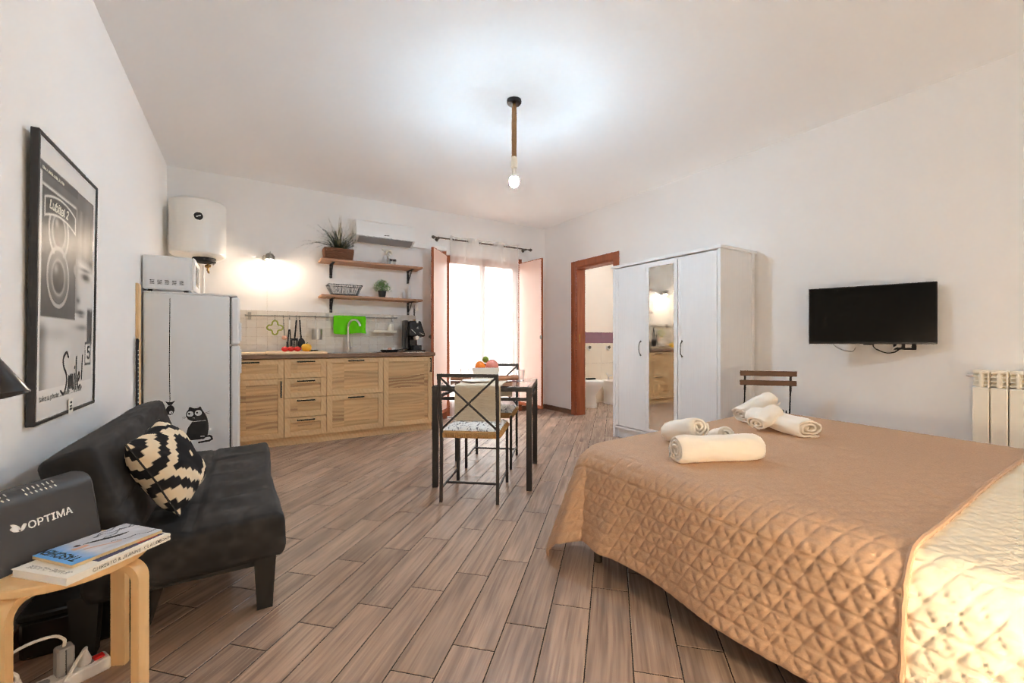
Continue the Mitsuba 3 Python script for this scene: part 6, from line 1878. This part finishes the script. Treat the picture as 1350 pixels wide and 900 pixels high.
# ---------------------------------------------------------------- towels
def towel(name, label, N, F, rad, turns, squash, seed, upv=(0, 0, 1), group='white towels on the bed', th=0.0105, tilt=0.0):
    """a rolled towel: N the near end's centre, F the far end's, rad the half width; squash flattens it"""
    k = thing(name, label, 'towel', group)
    N, F = np.asarray(N, float), np.asarray(F, float)
    L = np.linalg.norm(F - N)
    ax = (F - N) / L
    up = np.asarray(upv, float)
    up = up - ax * (up @ ax)
    up /= np.linalg.norm(up)
    sd = np.cross(ax, up)
    n, ring_n = 150, 26
    rg = np.random.default_rng(seed)
    a = np.linspace(0, turns * 2 * PI, n)
    r = np.linspace(0.16, 1.0, n) * (rad - th / 2)
    c2 = np.stack([r * np.cos(a + 2.2) * (1 + (0.0 if squash == 1 else 0.25)), r * np.sin(a + 2.2) * squash], 1)
    tg = np.gradient(c2, axis=0)
    tg /= np.linalg.norm(tg, axis=1, keepdims=True)
    nm = np.stack([-tg[:, 1], tg[:, 0]], 1)
    half = th / 2 * np.minimum(1, np.minimum(np.arange(n) + 2, n - np.arange(n) + 1) / 5.0)
    outl = np.vstack([c2 + nm * half[:, None], (c2 - nm * half[:, None])[::-1]])
    m_ = len(outl)
    rows = []
    for q_ in range(ring_n):
        w = q_ / (ring_n - 1)
        e = min(w, 1 - w)
        # the ends are soft: layers stick out unevenly and the roll narrows slightly
        sc_ = 1 - 0.10 * math.exp(-e / 0.035) + 0.02 * math.sin(w * 9 + seed)
        wob = meshkit.fbm(np.c_[outl * 24, np.full(m_, w * 3.0 + seed)], 3, seed) - 0.5
        off = outl * (sc_ + 0.34 * wob[:, None])
        lay = 0.010 * (meshkit.noise(np.c_[outl * 45, np.full(m_, seed * 3.1)], seed) - 0.5) * (1 if e < 0.02 else 0)
        rows.append(N + ax * (w * L + lay[:, None]) + sd * off[:, :1] + up * off[:, 1:2])
    V = np.vstack(rows)
    F_ = []
    j = np.arange(m_)
    j2 = np.roll(j, -1)
    for q_ in range(ring_n - 1):
        F_.append(np.stack([q_ * m_ + j, q_ * m_ + j2, (q_ + 1) * m_ + j2], 1))
        F_.append(np.stack([q_ * m_ + j, (q_ + 1) * m_ + j2, (q_ + 1) * m_ + j], 1))
    # end caps: quads between the two sides of the band
    cap = []
    for i_ in range(n - 1):
        a0, a1, b0, b1 = i_, i_ + 1, m_ - 1 - i_, m_ - 2 - i_
        cap += [[a0, b0, b1], [a0, b1, a1]]
    cap = np.array(cap)
    F_.append(cap)
    F_.append(cap[:, ::-1] + (ring_n - 1) * m_)
    mesh = trimesh.Trimesh(V, np.vstack(F_), process=False)
    if mesh.volume < 0:
        mesh.invert()
    scene[k] = mikit.ply(mesh, 'm_towel', smooth=55)
    return k


def at(lat, dep, z):
    return (lat * math.cos(YAW) + dep * math.sin(YAW), -lat * math.sin(YAW) + dep * math.cos(YAW), z)


BT = BZ + 0.012
towel('rolled_towel', 'large rolled white towel lying in front on the brown spread', (1.50, 1.150, BT + 0.060), (1.845, 1.005, BT + 0.060), 0.064, 3.3, 1.0, 1)
towel('rolled_towel', 'rolled white towel propped up behind the left end of the large roll', at(0.825, 1.90, BT + 0.132), at(0.785, 2.16, BT + 0.056), 0.056, 2.7, 1.0, 2)
towel('rolled_towel', 'small rolled white towel peeping out behind the middle of the large roll', at(0.955, 1.91, BT + 0.098), at(0.985, 2.10, BT + 0.04), 0.040, 2.3, 1.0, 3)
towel('rolled_towel', 'long white towel leaning over the others at the far edge of the bed', at(1.40, 2.64, BT + 0.060), at(1.63, 2.70, BT + 0.150), 0.064, 2.6, 0.9, 4)
towel('rolled_towel', 'small folded white towel in the middle of the far towel group', at(1.36, 2.39, BT + 0.050), at(1.50, 2.45, BT + 0.112), 0.058, 2.3, 0.8, 5)
towel('rolled_towel', 'flat folded white towel at the right of the far towel group, folds facing out', at(1.555, 2.24, BT + 0.055), at(1.49, 2.62, BT + 0.066), 0.080, 2.5, 0.66, 6)

# ================================================================ bedside tables and lamps by the bed head (outside the frame)
for (nx0, nx1, side, lx_, lz_, rad_) in ((0.86, 1.18, 'left', 1.03, 0.605, BEDSIDE), (3.30, 3.62, 'right', 3.46, 0.60, BEDSIDE_R)):
    ny0, ny1 = -0.44, -0.12
    zt_ = lz_ - 0.145
    nb = thing('bedside_table', 'small white bedside table ' + side + ' of the bed head', 'bedside table', 'bedside tables')
    obj(nb, 'top', box(nx0, nx1, ny0, ny1, zt_, zt_ + 0.02, 0.003), 'm_white')
    for x in (nx0 + 0.02, nx1 - 0.02):
        for y in (ny0 + 0.02, ny1 - 0.02):
            obj(nb, 'leg', box(x - 0.015, x + 0.015, y - 0.015, y + 0.015, 0.0005, zt_, 0.002), 'm_white')
    obj(nb, 'drawer', box(nx0 + 0.035, nx1 - 0.035, ny0 + 0.02, ny1, zt_ - 0.1, zt_, 0.002), 'm_white')
    lm = thing('bedside_lamp', 'globe lamp glowing warm on the ' + side + ' bedside table', 'lamp', 'bedside lamps')
    obj(lm, 'base', lathe([(0, 0), (0.05, 0), (0.05, 0.012), (0.02, 0.02), (0.018, 0.08), (0, 0.08)], (lx_, -0.27, zt_ + 0.0205), 28), 'm_brass')
    kb = obj(lm, 'globe', blob((lx_, -0.27, lz_), 0.052, 0, 0.0, 1, 3), None, smooth=True)
    scene[kb]['emitter'] = {'type': 'area', 'radiance': {'type': 'rgb', 'value': rad_}}
